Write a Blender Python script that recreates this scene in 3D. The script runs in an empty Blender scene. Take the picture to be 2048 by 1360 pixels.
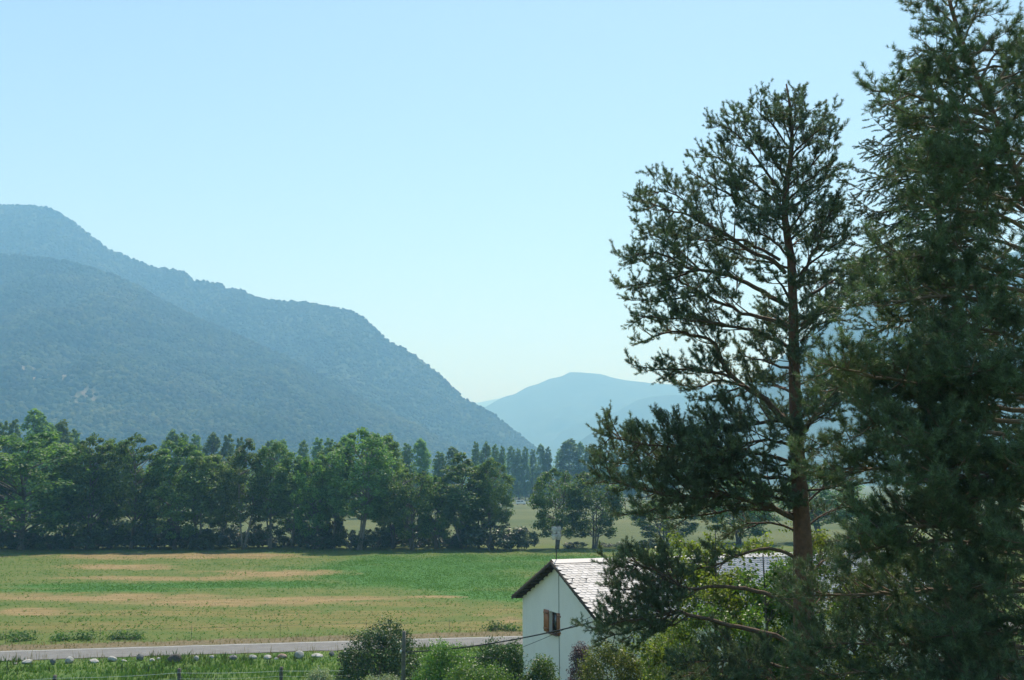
import bpy, math
import numpy as np
from mathutils import Vector, Matrix

sc = bpy.context.scene
COL = sc.collection
R = math.radians
# ------------------------------------------------------------------ camera
CAMZ, PITCH, F = 11.5, R(8.0), 1991.0
cam = bpy.data.cameras.new('camera'); camo = bpy.data.objects.new('camera', cam); COL.objects.link(camo)
cam.sensor_width = 36.0; cam.lens = 36.0*F/2048.0; cam.clip_start = 0.1; cam.clip_end = 60000
camo.location = (0, 0, CAMZ); camo.rotation_euler = (R(90)+PITCH, 0, 0)
sc.camera = camo
# ------------------------------------------------------------------ sky, sun, exposure
SUN_EL, SUN_AZ = R(60), R(14)          # azimuth measured from +Y towards +X
w = bpy.data.worlds.new('World'); sc.world = w; w.use_nodes = True
nt = w.node_tree; nt.nodes.clear()
sky = nt.nodes.new('ShaderNodeTexSky'); sky.sky_type = 'NISHITA'; sky.sun_disc = False
sky.sun_elevation = SUN_EL; sky.sun_rotation = SUN_AZ; sky.altitude = 900; sky.air_density = 1.1; sky.dust_density = 0.7; sky.ozone_density = 1.2
tint = nt.nodes.new('ShaderNodeMix'); tint.data_type = 'RGBA'; tint.blend_type = 'MULTIPLY'
tint.inputs[0].default_value = 1.0; tint.inputs[7].default_value = (0.92, 0.965, 0.93, 1)
bg = nt.nodes.new('ShaderNodeBackground'); bg.inputs[1].default_value = 0.116
out = nt.nodes.new('ShaderNodeOutputWorld')
nt.links.new(sky.outputs[0], tint.inputs[6]); nt.links.new(tint.outputs[2], bg.inputs[0]); nt.links.new(bg.outputs[0], out.inputs[0])
sun = bpy.data.lights.new('sun', 'SUN'); sun.energy = 3.7; sun.angle = R(0.53); sun.color = (1.0, 0.96, 0.90)
suno = bpy.data.objects.new('sun', sun); COL.objects.link(suno)
sdir = Vector((math.sin(SUN_AZ)*math.cos(SUN_EL), math.cos(SUN_AZ)*math.cos(SUN_EL), math.sin(SUN_EL)))
suno.rotation_euler = sdir.to_track_quat('Z', 'Y').to_euler(); suno.location = (0, 0, 60)
sc.view_settings.view_transform = 'Standard'; sc.view_settings.look = 'None'
sc.view_settings.exposure = 0.85; sc.view_settings.gamma = 1.0
sc.render.engine = 'CYCLES'
cy = sc.cycles
cy.use_denoising = True
try: cy.denoiser = 'OPENIMAGEDENOISE'
except Exception: pass
cy.max_bounces = 6; cy.diffuse_bounces = 3; cy.glossy_bounces = 2; cy.transmission_bounces = 3; cy.volume_bounces = 1; cy.transparent_max_bounces = 4
cy.sample_clamp_indirect = 6.0

# ------------------------------------------------------------------ pixel helpers (photograph pixels, 2048 x 1360)
CP, SP = math.cos(PITCH), math.sin(PITCH)
def ray(px, py):
    cx = (px-1024)/F; cyv = (680-py)/F
    return np.array([cx, CP-SP*cyv, SP+CP*cyv])
def at(px, py, Y):
    d = ray(px, py); t = Y/d[1]
    return np.array([d[0]*t, Y, CAMZ+d[2]*t])
def grd(px, py, z=0.0):
    d = ray(px, py); t = (z-CAMZ)/d[2]
    return np.array([d[0]*t, d[1]*t, z])
def proj(X, Y, Z):
    zz = Z-CAMZ
    f = Y*CP+zz*SP; u = -Y*SP+zz*CP
    f = np.maximum(f, 0.1)
    return 1024+F*X/f, 680-F*u/f

# ------------------------------------------------------------------ noise
def _hash(ix, iy, seed):
    h = (ix.astype(np.int64)*374761393 + iy.astype(np.int64)*668265263 + seed*1442695040) & 0x7fffffff
    h = ((h ^ (h >> 13))*1274126177) & 0x7fffffff
    return ((h ^ (h >> 16)) & 0xffff)/65535.0
def vnoise(x, y, seed=0):
    x = np.asarray(x, float); y = np.asarray(y, float)
    ix = np.floor(x); iy = np.floor(y); fx = x-ix; fy = y-iy
    fx = fx*fx*(3-2*fx); fy = fy*fy*(3-2*fy)
    a = _hash(ix, iy, seed); b = _hash(ix+1, iy, seed); c = _hash(ix, iy+1, seed); d = _hash(ix+1, iy+1, seed)
    return (a*(1-fx)+b*fx)*(1-fy)+(c*(1-fx)+d*fx)*fy
def fbm(x, y, o=4, seed=0):
    s = 0; a = .5; t = 0
    for i in range(o):
        s = s+a*vnoise(x*2**i, y*2**i, seed+i*17); t += a; a *= .5
    return s/t
def sstep(a, b, x):
    t = np.clip((np.asarray(x, float)-a)/(b-a), 0, 1); return t*t*(3-2*t)

# ------------------------------------------------------------------ mesh helpers
def mesh_tris(name, V, T, mat=None, smooth=False, attrs=None):
    V = np.ascontiguousarray(V, np.float32).reshape(-1, 3); T = np.ascontiguousarray(T, np.int32).reshape(-1, 3)
    me = bpy.data.meshes.new(name)
    me.vertices.add(len(V)); me.vertices.foreach_set('co', V.ravel())
    me.loops.add(T.size); me.loops.foreach_set('vertex_index', T.ravel())
    me.polygons.add(len(T)); me.polygons.foreach_set('loop_start', np.arange(len(T), dtype=np.int32)*3)
    if smooth: me.polygons.foreach_set('use_smooth', np.ones(len(T), bool))
    me.update(calc_edges=True)
    if attrs:
        for k, a in attrs.items():
            at_ = me.attributes.new(k, 'FLOAT', 'POINT'); at_.data.foreach_set('value', np.ascontiguousarray(a, np.float32).ravel())
    if mat: me.materials.append(mat)
    return me
def obj(name, me, parent=None, loc=None, rot=None):
    o = bpy.data.objects.new(name, me); COL.objects.link(o)
    if parent: o.parent = parent
    if loc is not None: o.location = loc
    if rot is not None: o.rotation_euler = rot
    return o
def tag(o, label=None, cat=None, group=None, kind=None):
    if label: o['label'] = label
    if cat: o['category'] = cat
    if group: o['group'] = group
    if kind: o['kind'] = kind
    return o
def empty(name, loc, label=None, cat=None, group=None, rz=0.0):
    o = obj(name, None, None, loc, (0, 0, rz)); o.empty_display_size = 0.2
    return tag(o, label, cat, group)
class MB:
    def __init__(s): s.V = []; s.T = []; s.n = 0
    def add(s, V, T):
        V = np.asarray(V, float).reshape(-1, 3); T = np.asarray(T, int).reshape(-1, 3)
        s.V.append(V); s.T.append(T+s.n); s.n += len(V)
    def box(s, c, d, M=None):
        c = np.array(c, float); d = np.array(d, float)/2
        V = np.array([[x, y, z] for x in (-1, 1) for y in (-1, 1) for z in (-1, 1)], float)*d
        if M is not None: V = V@np.array(M).T
        V = V+c
        Q = [(0, 1, 3, 2), (4, 6, 7, 5), (0, 4, 5, 1), (2, 3, 7, 6), (0, 2, 6, 4), (1, 5, 7, 3)]
        s.add(V, [t for q in Q for t in ((q[0], q[1], q[2]), (q[0], q[2], q[3]))])
    def quad(s, *p): s.add(p, [(0, 1, 2), (0, 2, 3)])
    def poly(s, p): s.add(p, [(0, i, i+1) for i in range(1, len(p)-1)])
    def tube(s, P, r, n=6, cap=True):
        P = np.asarray(P, float); m = len(P); r = np.broadcast_to(np.asarray(r, float), (m,))
        tg = np.gradient(P, axis=0); tg /= np.linalg.norm(tg, axis=1, keepdims=True)+1e-9
        up = np.array([0, 0, 1.0]) if abs(tg[0][2]) < .9 else np.array([1.0, 0, 0])
        a = np.cross(tg, up); a /= np.linalg.norm(a, axis=1, keepdims=True)+1e-9
        b = np.cross(tg, a)
        th = np.arange(n)*2*np.pi/n
        V = P[:, None, :]+r[:, None, None]*(np.cos(th)[None, :, None]*a[:, None, :]+np.sin(th)[None, :, None]*b[:, None, :])
        V = V.reshape(-1, 3); i = np.arange(m-1)[:, None]*n; j = np.arange(n)[None, :]; k = (j+1) % n
        T = np.concatenate([np.stack([i+j, i+k, i+n+k], -1).reshape(-1, 3), np.stack([i+j, i+n+k, i+n+j], -1).reshape(-1, 3)])
        if cap:
            T = np.concatenate([T, [(0, q+1, q) for q in range(1, n-1)], [((m-1)*n, (m-1)*n+q, (m-1)*n+q+1) for q in range(1, n-1)]])
        s.add(V, T)
    def mesh(s, name, mat, smooth=False):
        if not s.V: return mesh_tris(name, np.zeros((0, 3)), np.zeros((0, 3), int), mat)
        return mesh_tris(name, np.concatenate(s.V), np.concatenate(s.T), mat, smooth)
    def obj(s, name, mat, parent=None, smooth=False, loc=None, rot=None):
        return obj(name, s.mesh(name, mat, smooth), parent, loc, rot)
def spline(P, n):
    P = np.asarray(P, float); m = len(P)
    if m < 3:
        t = np.linspace(0, 1, n)[:, None]; return P[0]*(1-t)+P[-1]*t
    E = np.concatenate([[2*P[0]-P[1]], P, [2*P[-1]-P[-2]]])
    L = np.concatenate([[0], np.cumsum(np.linalg.norm(np.diff(P, axis=0), axis=1))]); u = np.linspace(0, L[-1], n)
    o = []
    for x in u:
        i = min(np.searchsorted(L, x, 'right')-1, m-2); t = (x-L[i])/(L[i+1]-L[i]+1e-9)
        p0, p1, p2, p3 = E[i:i+4]
        o.append(.5*((2*p1)+(-p0+p2)*t+(2*p0-5*p1+4*p2-p3)*t*t+(-p0+3*p1-3*p2+p3)*t**3))
    return np.array(o)

# ------------------------------------------------------------------ materials
def newmat(name):
    m = bpy.data.materials.new(name); m.use_nodes = True
    n = m.node_tree; n.nodes.clear()
    o = n.nodes.new('ShaderNodeOutputMaterial'); return m, n, o
def nd(n, t, **kw):
    x = n.nodes.new(t)
    for k, v in kw.items(): setattr(x, k, v)
    return x
def ramp(n, src, stops):
    r = n.nodes.new('ShaderNodeValToRGB'); e = r.color_ramp.elements
    while len(e) < len(stops): e.new(.5)
    for i, (p, c) in enumerate(stops): e[i].position = p; e[i].color = tuple(c)+(1,)
    n.links.new(src, r.inputs[0]); return r.outputs[0]
def noise(n, scale, detail=4, rough=.55, vec=None):
    t = n.nodes.new('ShaderNodeTexNoise'); t.inputs['Scale'].default_value = scale; t.inputs['Detail'].default_value = detail; t.inputs['Roughness'].default_value = rough
    if vec is not None: n.links.new(vec, t.inputs['Vector'])
    return t.outputs['Fac']
def mixc(n, f, a, b, mode='MIX'):
    m = n.nodes.new('ShaderNodeMix'); m.data_type = 'RGBA'; m.blend_type = mode
    for s, v in ((0, f), (6, a), (7, b)):
        if hasattr(v, 'is_output') or isinstance(v, bpy.types.NodeSocket): n.links.new(v, m.inputs[s])
        elif s == 0: m.inputs[0].default_value = v
        else: m.inputs[s].default_value = tuple(v)+(1,)
    return m.outputs[2]
def bump(n, src, strength, dist):
    b = n.nodes.new('ShaderNodeBump'); b.inputs['Strength'].default_value = strength; b.inputs['Distance'].default_value = dist
    n.links.new(src, b.inputs['Height']); return b.outputs[0]
def attr(n, name):
    a = n.nodes.new('ShaderNodeAttribute'); a.attribute_name = name; return a.outputs['Fac']
def objco(n):
    return n.nodes.new('ShaderNodeTexCoord').outputs['Object']
def solid(name, c1, c2, scale=3.0, rough=.8, bs=0.0, bd=.02, bscale=None, spec=.5, metal=0.0, detail=5):
    m, n, o = newmat(name)
    p = nd(n, 'ShaderNodeBsdfPrincipled'); p.inputs['Roughness'].default_value = rough; p.inputs['Specular IOR Level'].default_value = spec; p.inputs['Metallic'].default_value = metal
    co = objco(n)
    f = noise(n, scale, detail, .6, co)
    n.links.new(ramp(n, f, [(.3, c1), (.7, c2)]), p.inputs['Base Color'])
    if bs: n.links.new(bump(n, noise(n, bscale or scale*4, 4, .6, co), bs, bd), p.inputs['Normal'])
    n.links.new(p.outputs[0], o.inputs[0]); return m
def leafmat(name, c1, c2, rough=.45, trans=.3, tcol=None, spec=.5, nscale=.35):
    """foliage: per-leaf and per-clump colour variation, gloss and some light through the blade"""
    m, n, o = newmat(name)
    g = nd(n, 'ShaderNodeNewGeometry'); oi = nd(n, 'ShaderNodeObjectInfo')
    a = nd(n, 'ShaderNodeMath', operation='ADD')
    n.links.new(noise(n, nscale, 2, .5, objco(n)), a.inputs[0])
    b = nd(n, 'ShaderNodeMath', operation='MULTIPLY_ADD'); b.inputs[1].default_value = .7; b.inputs[2].default_value = -.35
    n.links.new(g.outputs['Random Per Island'], b.inputs[0]); n.links.new(b.outputs[0], a.inputs[1])
    col = ramp(n, a.outputs[0], [(.15, c1), (.85, c2)])
    hs = nd(n, 'ShaderNodeHueSaturation')
    mr = nd(n, 'ShaderNodeMapRange'); mr.inputs[3].default_value = .485; mr.inputs[4].default_value = .515
    n.links.new(oi.outputs['Random'], mr.inputs[0]); n.links.new(mr.outputs[0], hs.inputs['Hue'])
    mv = nd(n, 'ShaderNodeMapRange'); mv.inputs[3].default_value = .72; mv.inputs[4].default_value = 1.3
    n.links.new(oi.outputs['Random'], mv.inputs[0]); n.links.new(mv.outputs[0], hs.inputs['Value'])
    n.links.new(col, hs.inputs['Color'])
    p = nd(n, 'ShaderNodeBsdfPrincipled'); p.inputs['Roughness'].default_value = rough; p.inputs['Specular IOR Level'].default_value = spec
    n.links.new(hs.outputs[0], p.inputs['Base Color'])
    t = nd(n, 'ShaderNodeBsdfTranslucent')
    tc = mixc(n, 1.0, hs.outputs[0], tcol or (1.5, 1.6, .7), 'MULTIPLY'); n.links.new(tc, t.inputs[0])
    x = nd(n, 'ShaderNodeMixShader'); x.inputs[0].default_value = trans
    n.links.new(p.outputs[0], x.inputs[1]); n.links.new(t.outputs[0], x.inputs[2]); n.links.new(x.outputs[0], o.inputs[0])
    return m
M = {}
M['bark_pine'] = solid('bark_pine', (.095, .05, .034), (.22, .112, .068), 9, .9, .9, .03, 26)
M['bark_limb'] = solid('bark_limb', (.07, .048, .036), (.16, .105, .07), 14, .9, .4, .01, 60)
M['bark_near'] = solid('bark_near', (.11, .078, .056), (.25, .18, .125), 14, .9, .4, .01, 60)
M['bark_dead'] = solid('bark_dead', (.16, .13, .11), (.30, .25, .21), 14, .85)
M['bark_grey'] = solid('bark_grey', (.07, .06, .05), (.17, .155, .13), 5, .9, .5, .02)
M['bark_pale'] = solid('bark_pale', (.11, .10, .085), (.24, .22, .19), 4, .85, .3, .02)
M['needle_pine'] = leafmat('needle_pine', (.046, .074, .050), (.18, .225, .135), .55, .25, (1.2, 1.4, .7), .45, .9)
M['needle_near'] = leafmat('needle_near', (.038, .066, .042), (.18, .235, .12), .55, .24, (1.2, 1.4, .7), .45, .9)
M['needle_spruce'] = leafmat('needle_spruce', (.03, .06, .032), (.085, .13, .06), .55, .15, (1.2, 1.4, .7), .45, .9)
M['needle_brown'] = leafmat('needle_brown', (.10, .05, .02), (.20, .10, .04), .7, .1, (1, 1, 1), .2)
M['leaf_ash'] = leafmat('leaf_ash', (.045, .095, .03), (.145, .235, .068), .55, .45, None, .32)
M['leaf_poplar'] = leafmat('leaf_poplar', (.052, .105, .036), (.155, .24, .085), .55, .46, None, .32)
M['leaf_pale'] = leafmat('leaf_pale', (.075, .135, .045), (.185, .265, .095), .55, .46, None, .32)
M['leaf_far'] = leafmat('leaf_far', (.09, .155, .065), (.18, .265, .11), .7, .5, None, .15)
M['leaf_bush'] = leafmat('leaf_bush', (.022, .045, .02), (.06, .10, .035), .45, .2)
M['leaf_fresh'] = leafmat('leaf_fresh', (.05, .11, .02), (.13, .22, .05), .42, .4, None, .5, .8)
M['leaf_yellow'] = leafmat('leaf_yellow', (.075, .105, .022), (.21, .25, .06), .5, .42, None, .5, .8)
M['leaf_darkbush'] = leafmat('leaf_darkbush', (.02, .045, .016), (.065, .115, .035), .45, .25, None, .35, 1.2)
M['leaf_purple'] = leafmat('leaf_purple', (.06, .04, .045), (.16, .10, .10), .5, .25, (1.3, 1.0, 1.0))
M['leaf_silver'] = leafmat('leaf_silver', (.12, .16, .09), (.26, .31, .20), .6, .3)
M['grass_green'] = leafmat('grass_green', (.045, .10, .02), (.12, .19, .045), .55, .35, None, .35, .3)
M['grass_weed'] = leafmat('grass_weed', (.04, .09, .024), (.09, .15, .045), .6, .4, None, .35, .3)
M['grass_meadow'] = leafmat('grass_meadow', (.085, .135, .035), (.15, .20, .06), .8, .5, (1.2, 1.25, .8), .1, .3)
M['grass_lush'] = leafmat('grass_lush', (.06, .15, .032), (.10, .21, .05), .8, .5, (1.2, 1.25, .8), .1, .3)
M['grass_dry'] = leafmat('grass_dry', (.17, .14, .06), (.33, .26, .13), .7, .25, (1.1, 1.1, .9), .25, .4)
M['asphalt'] = solid('asphalt', (.10, .098, .094), (.15, .147, .14), 1.4, .85, .3, .004, 60)
M['paint_white'] = solid('paint_white', (.28, .28, .27), (.50, .50, .48), 9, .7)
M['gravel'] = solid('gravel', (.16, .13, .09), (.30, .25, .18), 2.2, .95, .5, .02, 30)
M['stone_pale'] = solid('stone_pale', (.24, .235, .215), (.47, .46, .43), 2.6, .85, .7, .05, 7)
M['stone_grey'] = solid('stone_grey', (.07, .072, .075), (.20, .20, .19), 4, .85, .7, .05, 8)
M['stone_brown'] = solid('stone_brown', (.045, .04, .036), (.12, .10, .085), 3, .9, .8, .06, 7)
M['stone_red'] = solid('stone_red', (.26, .17, .13), (.42, .31, .26), 3, .85, .7, .05, 7)
M['post_wood'] = solid('post_wood', (.06, .052, .045), (.15, .13, .11), 6, .9, .6, .02, 20)
M['pole_wood'] = solid('pole_wood', (.085, .075, .065), (.17, .155, .135), 5, .9, .5, .01, 22)
M['wire_pale'] = solid('wire_pale', (.45, .5, .48), (.6, .65, .62), 3, .5)
M['cable_black'] = solid('cable_black', (.012, .012, .013), (.03, .03, .03), 3, .6)
M['clamp_white'] = solid('clamp_white', (.55, .55, .53), (.7, .7, .68), 5, .5)
M['render_white'] = solid('render_white', (.78, .705, .66), (.84, .77, .725), .8, .9, .25, .01, 18)
M['slate'] = leafmat('slate', (.185, .19, .205), (.285, .29, .305), .5, 0.0, None, .45, 1.0)
M['roof_wood'] = solid('roof_wood', (.035, .024, .018), (.075, .048, .034), 5, .85)
M['shutter_wood'] = solid('shutter_wood', (.30, .10, .04), (.44, .165, .065), 5, .6, .2, .004, 30)
M['frame_wood'] = solid('frame_wood', (.10, .038, .018), (.17, .065, .03), 5, .6)
M['metal_dark'] = solid('metal_dark', (.03, .032, .035), (.06, .06, .065), 6, .5, metal=.6)
M['metal_pale'] = solid('metal_pale', (.45, .45, .44), (.62, .62, .6), 6, .4, metal=.5)
M['van_white'] = solid('van_white', (.70, .70, .70), (.80, .80, .80), 1, .35)
M['rubber'] = solid('rubber', (.015, .015, .015), (.03, .03, .03), 3, .8)
def glassmat():
    m, n, o = newmat('window_glass'); p = nd(n, 'ShaderNodeBsdfPrincipled')
    p.inputs['Base Color'].default_value = (.05, .06, .065, 1); p.inputs['Roughness'].default_value = .06; p.inputs['Specular IOR Level'].default_value = .9
    n.links.new(p.outputs[0], o.inputs[0]); return m
M['glass'] = glassmat()

# ================================================================== GROUND
def terr(X, Y):
    X = np.asarray(X, float); Y = np.asarray(Y, float)
    z = 9.8*(1-sstep(3, 46, Y))
    z = z+.10*(fbm(X/9, Y/9, 3, 5)-.5)*sstep(52, 58, Y)*(1-sstep(400, 900, Y))
    # verge ditch / road bed kept level
    return z
# road edges from the photograph (far edge, near edge) on the valley floor
rf = [grd(px, py) for px, py in ((-60, 1305), (0, 1303), (300, 1293), (700, 1281), (1040, 1273))]
rn = [grd(px, py) for px, py in ((-60, 1327), (0, 1325), (300, 1313), (700, 1299), (1040, 1288))]
def linfit(P):
    P = np.array(P); return np.polyfit(P[:, 0], P[:, 1], 1)
RFk, RNk = linfit(rf), linfit(rn)
def yfar(x): return RFk[0]*x+RFk[1]
def ynear(x): return RFk[0]*x+RNk[1]-.5

def axis(fine0, fine1, step, lo, hi, g=1.22):
    a = list(np.arange(fine0, fine1+1e-6, step)); s = step; p = fine1
    while p < hi: s *= g; p = min(hi, p+s); a.append(p)
    s = step; p = fine0; b = []
    while p > lo: s *= g; p = max(lo, p-s); b.append(p)
    return np.array(b[::-1]+a)
xs = axis(-100, 75, .95, -12000, 12000); ys = axis(56, 182, .7, -12000, 12000)
X, Y = np.meshgrid(xs, ys); Z = terr(X, Y)
onroad = (Y < yfar(X)+.6) & (Y > ynear(X)-.6); Z[onroad & (np.abs(X) < 400)] = -.004
px, py = proj(X, Y, Z)
def blob(cx, cy, rx, ry, seed=1, amp=.45, soft=False):
    wx = (fbm(X/7, Y/9, 4, seed)-.5); wy = (fbm(X/7+31, Y/9+9, 4, seed+3)-.5)
    d = np.hypot((px-cx)/rx+wx*amp*2, (py-cy)/ry+wy*amp*2.4)
    fr = fbm(X/1.6, Y/4.5, 4, seed+50)
    if soft: return (1-sstep(.5, 1.2, d))*sstep(.16, .42, fr+.2*(1-d))
    return (1-sstep(.5, 1.2, d))*sstep(.32, .56, fr+.25*(1-d))
dry = np.zeros_like(X); lush = np.zeros_like(X)
for i, b in enumerate([(330, 1113, 300, 7), (250, 1134, 140, 6), (520, 1146, 170, 8), (330, 1156, 260, 5), (180, 1194, 330, 9), (460, 1204, 300, 10), (640, 1197, 160, 6),
                       (60, 1224, 90, 10), (880, 1194, 90, 3), (1025, 1240, 30, 10)]):
    dry = np.maximum(dry, blob(*b, seed=20+i))
mid = np.zeros_like(X)
for i, b in enumerate([(250, 1252, 420, 12), (700, 1252, 380, 12), (980, 1222, 120, 12), (840, 1208, 180, 6), (300, 1226, 300, 10), (700, 1232, 260, 12), (960, 1250, 200, 10), (1150, 1112, 120, 4)]):
    mid = np.maximum(mid, blob(*b, seed=60+i))
for i, b in enumerate([(830, 1145, 300, 34), (330, 1172, 380, 7), (950, 1130, 220, 20), (900, 1165, 240, 18), (1000, 1190, 160, 12), (1150, 1118, 240, 10), (200, 1180, 220, 4), (560, 1168, 120, 9)]):
    lush = np.maximum(lush, blob(*b, seed=90+i, soft=True))
verge = ((Y <= ynear(X))).astype(float)
road_edge = (Y > yfar(X)) & (Y < yfar(X)+2.6+.8*(fbm(X/3, Y/3, 3, 4)-.5)); 
bank = sstep(0, 1, np.where(road_edge, 1.0, 0))
farf = sstep(176, 188, Y)
n1, n0 = X.shape
idx = np.arange(n1*n0).reshape(n1, n0)
q = np.stack([idx[:-1, :-1], idx[:-1, 1:], idx[1:, 1:], idx[1:, :-1]], -1).reshape(-1, 4)
T = np.concatenate([q[:, [0, 1, 2]], q[:, [0, 2, 3]]])
def groundmat():
    m, n, o = newmat('meadow'); co = objco(n)
    p = nd(n, 'ShaderNodeBsdfPrincipled'); p.inputs['Roughness'].default_value = .95; p.inputs['Specular IOR Level'].default_value = .15
    f1 = noise(n, .35, 6, .65, co); f2 = noise(n, 2.6, 5, .7, co)
    mp = nd(n, 'ShaderNodeMapping'); mp.inputs['Scale'].default_value = (.12, .9, 1); n.links.new(co, mp.inputs[0])
    f3 = noise(n, 1.0, 6, .7, mp.outputs[0])
    base = ramp(n, f1, [(.30, (.065, .105, .026)), (.55, (.105, .125, .034)), (.72, (.16, .14, .052))])
    base = mixc(n, ramp(n, f2, [(.35, (0, 0, 0)), (.7, (1, 1, 1))]), base, mixc(n, .6, base, (.10, .15, .035)))
    tan = ramp(n, f3, [(.3, (.11, .12, .04)), (.5, (.22, .165, .075)), (.7, (.31, .22, .115))])
    straw = ramp(n, f3, [(.3, (.085, .11, .028)), (.52, (.15, .14, .045)), (.72, (.24, .185, .08))])
    gre = ramp(n, f2, [(.3, (.038, .105, .022)), (.6, (.062, .16, .036)), (.8, (.092, .19, .046))])
    c = mixc(n, attr(n, 'mid'), base, straw)
    c = mixc(n, attr(n, 'lush'), c, gre)
    c = mixc(n, attr(n, 'dry'), c, tan)
    c = mixc(n, attr(n, 'bank'), c, ramp(n, f2, [(.3, (.085, .085, .04)), (.6, (.18, .14, .085)), (.8, (.24, .19, .12))]))
    c = mixc(n, attr(n, 'verge'), c, ramp(n, f1, [(.3, (.045, .10, .02)), (.7, (.12, .17, .045))]))
    c = mixc(n, attr(n, 'farf'), c, ramp(n, noise(n, .02, 6, .6, co), [(.35, (.062, .09, .034)), (.65, (.12, .132, .055))]))
    n.links.new(c, p.inputs['Base Color'])
    n.links.new(bump(n, noise(n, 5, 5, .7, co), .8, .12), p.inputs['Normal'])
    n.links.new(p.outputs[0], o.inputs[0]); return m
M['meadow'] = groundmat()
V = np.stack([X, Y, Z], -1).reshape(-1, 3)
g = obj('ground', mesh_tris('ground', V, T, M['meadow'], True, dict(dry=dry, mid=mid, lush=lush*(1-dry*.7), verge=verge, bank=bank, farf=farf)))
tag(g, kind='structure')
FIELD = (X, Y, dry, lush, mid)

def strip(name, xa, xb, ya, yb, z, mat, n=900, rag=0.0):
    x = np.linspace(xa, xb, n); ya0, yb0 = ya, yb
    ya = lambda q: ya0(q)+rag*(fbm(q/1.1, q*0+3, 4, 8)-.5); yb = lambda q: yb0(q)+rag*(fbm(q/1.3, q*0+9, 4, 9)-.5)
    Va = np.stack([x, ya(x), np.full(n, z)], -1); Vb = np.stack([x, yb(x), np.full(n, z)], -1)
    i = np.arange(n-1); T = np.concatenate([np.stack([i, i+1, n+i+1], -1), np.stack([i, n+i+1, n+i], -1)])
    o = obj(name, mesh_tris(name, np.concatenate([Va, Vb]), T, mat)); tag(o, kind='structure'); return o
strip('road', -300, 300, ynear, yfar, .03, M['asphalt'], 1500, .5)
strip('road_edge_line', -300, 300, lambda x: yfar(x)-.42, lambda x: yfar(x)-.27, .036, M['paint_white'])
strip('farm_track', -120, 160, lambda x: 470+.02*x, lambda x: 474+.02*x, .05, M['gravel'])

# ================================================================== MOUNTAINS
def hillmat(name, a, b, c):
    m, n, o = newmat(name); co = objco(n)
    p = nd(n, 'ShaderNodeBsdfPrincipled'); p.inputs['Roughness'].default_value = .95; p.inputs['Specular IOR Level'].default_value = .1
    f = noise(n, .006, 8, .62, co); f2 = noise(n, .05, 6, .7, co)
    col = ramp(n, f, [(.3, a), (.55, b), (.72, c)])
    col = mixc(n, .5, col, ramp(n, f2, [(.3, a), (.7, b)]))
    col = mixc(n, attr(n, 'bare'), col, ramp(n, f2, [(.35, b), (.5, (.20, .16, .105)), (.7, (.28, .22, .15))]))
    n.links.new(col, p.inputs['Base Color']); n.links.new(bump(n, f2, 1.0, 6.0), p.inputs['Normal'])
    n.links.new(p.outputs[0], o.inputs[0]); return m
M['hill'] = hillmat('hill', (.03, .05, .02), (.055, .08, .03), (.10, .105, .05))
M['hill_far'] = hillmat('hill_far', (.03, .05, .025), (.05, .075, .035), (.07, .09, .045))

def mountain(name, sky_px, crest, base, seed, mat, du=6, nv=60, gully=.16, pw=1.15, bare=None, amp=1.0):
    """sky_px: crest seen in the photograph; crest / base: forward distance of ridge and foot (functions of px)"""
    sp = np.array(sky_px, float); u = np.arange(sp[0, 0], sp[-1, 0]+1, du)
    yy = np.interp(u, sp[:, 0], sp[:, 1]); C = np.array([at(a, b, crest(a)) for a, b in zip(u, yy)])
    C[:, 2] += (fbm(C[:, 0]/60, C[:, 1]*0+seed, 4, seed)-.5)*3.5*amp
    Bx = C[:, 0]*.5+.5*C[:, 0]*np.array([base(a)/crest(a) for a in u]); By = np.array([base(a) for a in u])
    v = np.concatenate([np.linspace(0, 1, nv), np.linspace(1.03, 1.7, nv//4)])
    VV, UU = np.meshgrid(v, np.arange(len(u)), indexing='ij')
    X = Bx[None]*(1-VV)+C[None, :, 0]*VV; Y = By[None]*(1-VV)+C[None, :, 1]*VV
    f = np.where(VV <= 1, np.clip(VV, 0, 1)**pw, 1-1.3*np.clip(VV-1, 0, None))
    Z = -6+(C[None, :, 2]+6)*f
    env = np.sin(np.clip(VV, 0, 1)*np.pi)**.8
    H = C[None, :, 2]
    sc_ = np.maximum(H.mean()*.55, 60)
    rid = 1-np.abs(2*fbm(X/sc_+fbm(X/sc_, Y/sc_, 2, seed+9)*.8, Y/(sc_*2.6), 5, seed)-1)
    Z = Z+env*H*gully*(rid-.72)*1.6
    Z = Z+env*(fbm(X/90, Y/90, 5, seed+4)-.5)*H*.10
    Y = Y+env*(fbm(X/sc_/1.5, Z/sc_/1.5, 3, seed+7)-.5)*H*.35
    n1, n0 = X.shape; idx = np.arange(n1*n0).reshape(n1, n0)
    q = np.stack([idx[:-1, :-1], idx[:-1, 1:], idx[1:, 1:], idx[1:, :-1]], -1).reshape(-1, 4)
    T = np.concatenate([q[:, [0, 1, 2]], q[:, [0, 2, 3]]])
    V = np.stack([X, Y, Z], -1).reshape(-1, 3)
    bm_ = np.zeros(len(V))
    if bare:
        qx, qy = proj(V[:, 0], V[:, 1], V[:, 2])
        for cx, cy_, rx, ry in bare:
            d = np.hypot((qx-cx)/rx, (qy-cy_)/ry)+1.4*(fbm(V[:, 0]/40, V[:, 2]/30, 4, 3)-.5)
            bm_ = np.maximum(bm_, 1-sstep(.7, 1.05, d))
    o = obj(name, mesh_tris(name, V, T, mat, True, dict(bare=bm_))); tag(o, kind='structure')
    return o, V, T, bm_
lin = lambda xs_, ys_: (lambda a: float(np.interp(a, xs_, ys_)))
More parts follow.
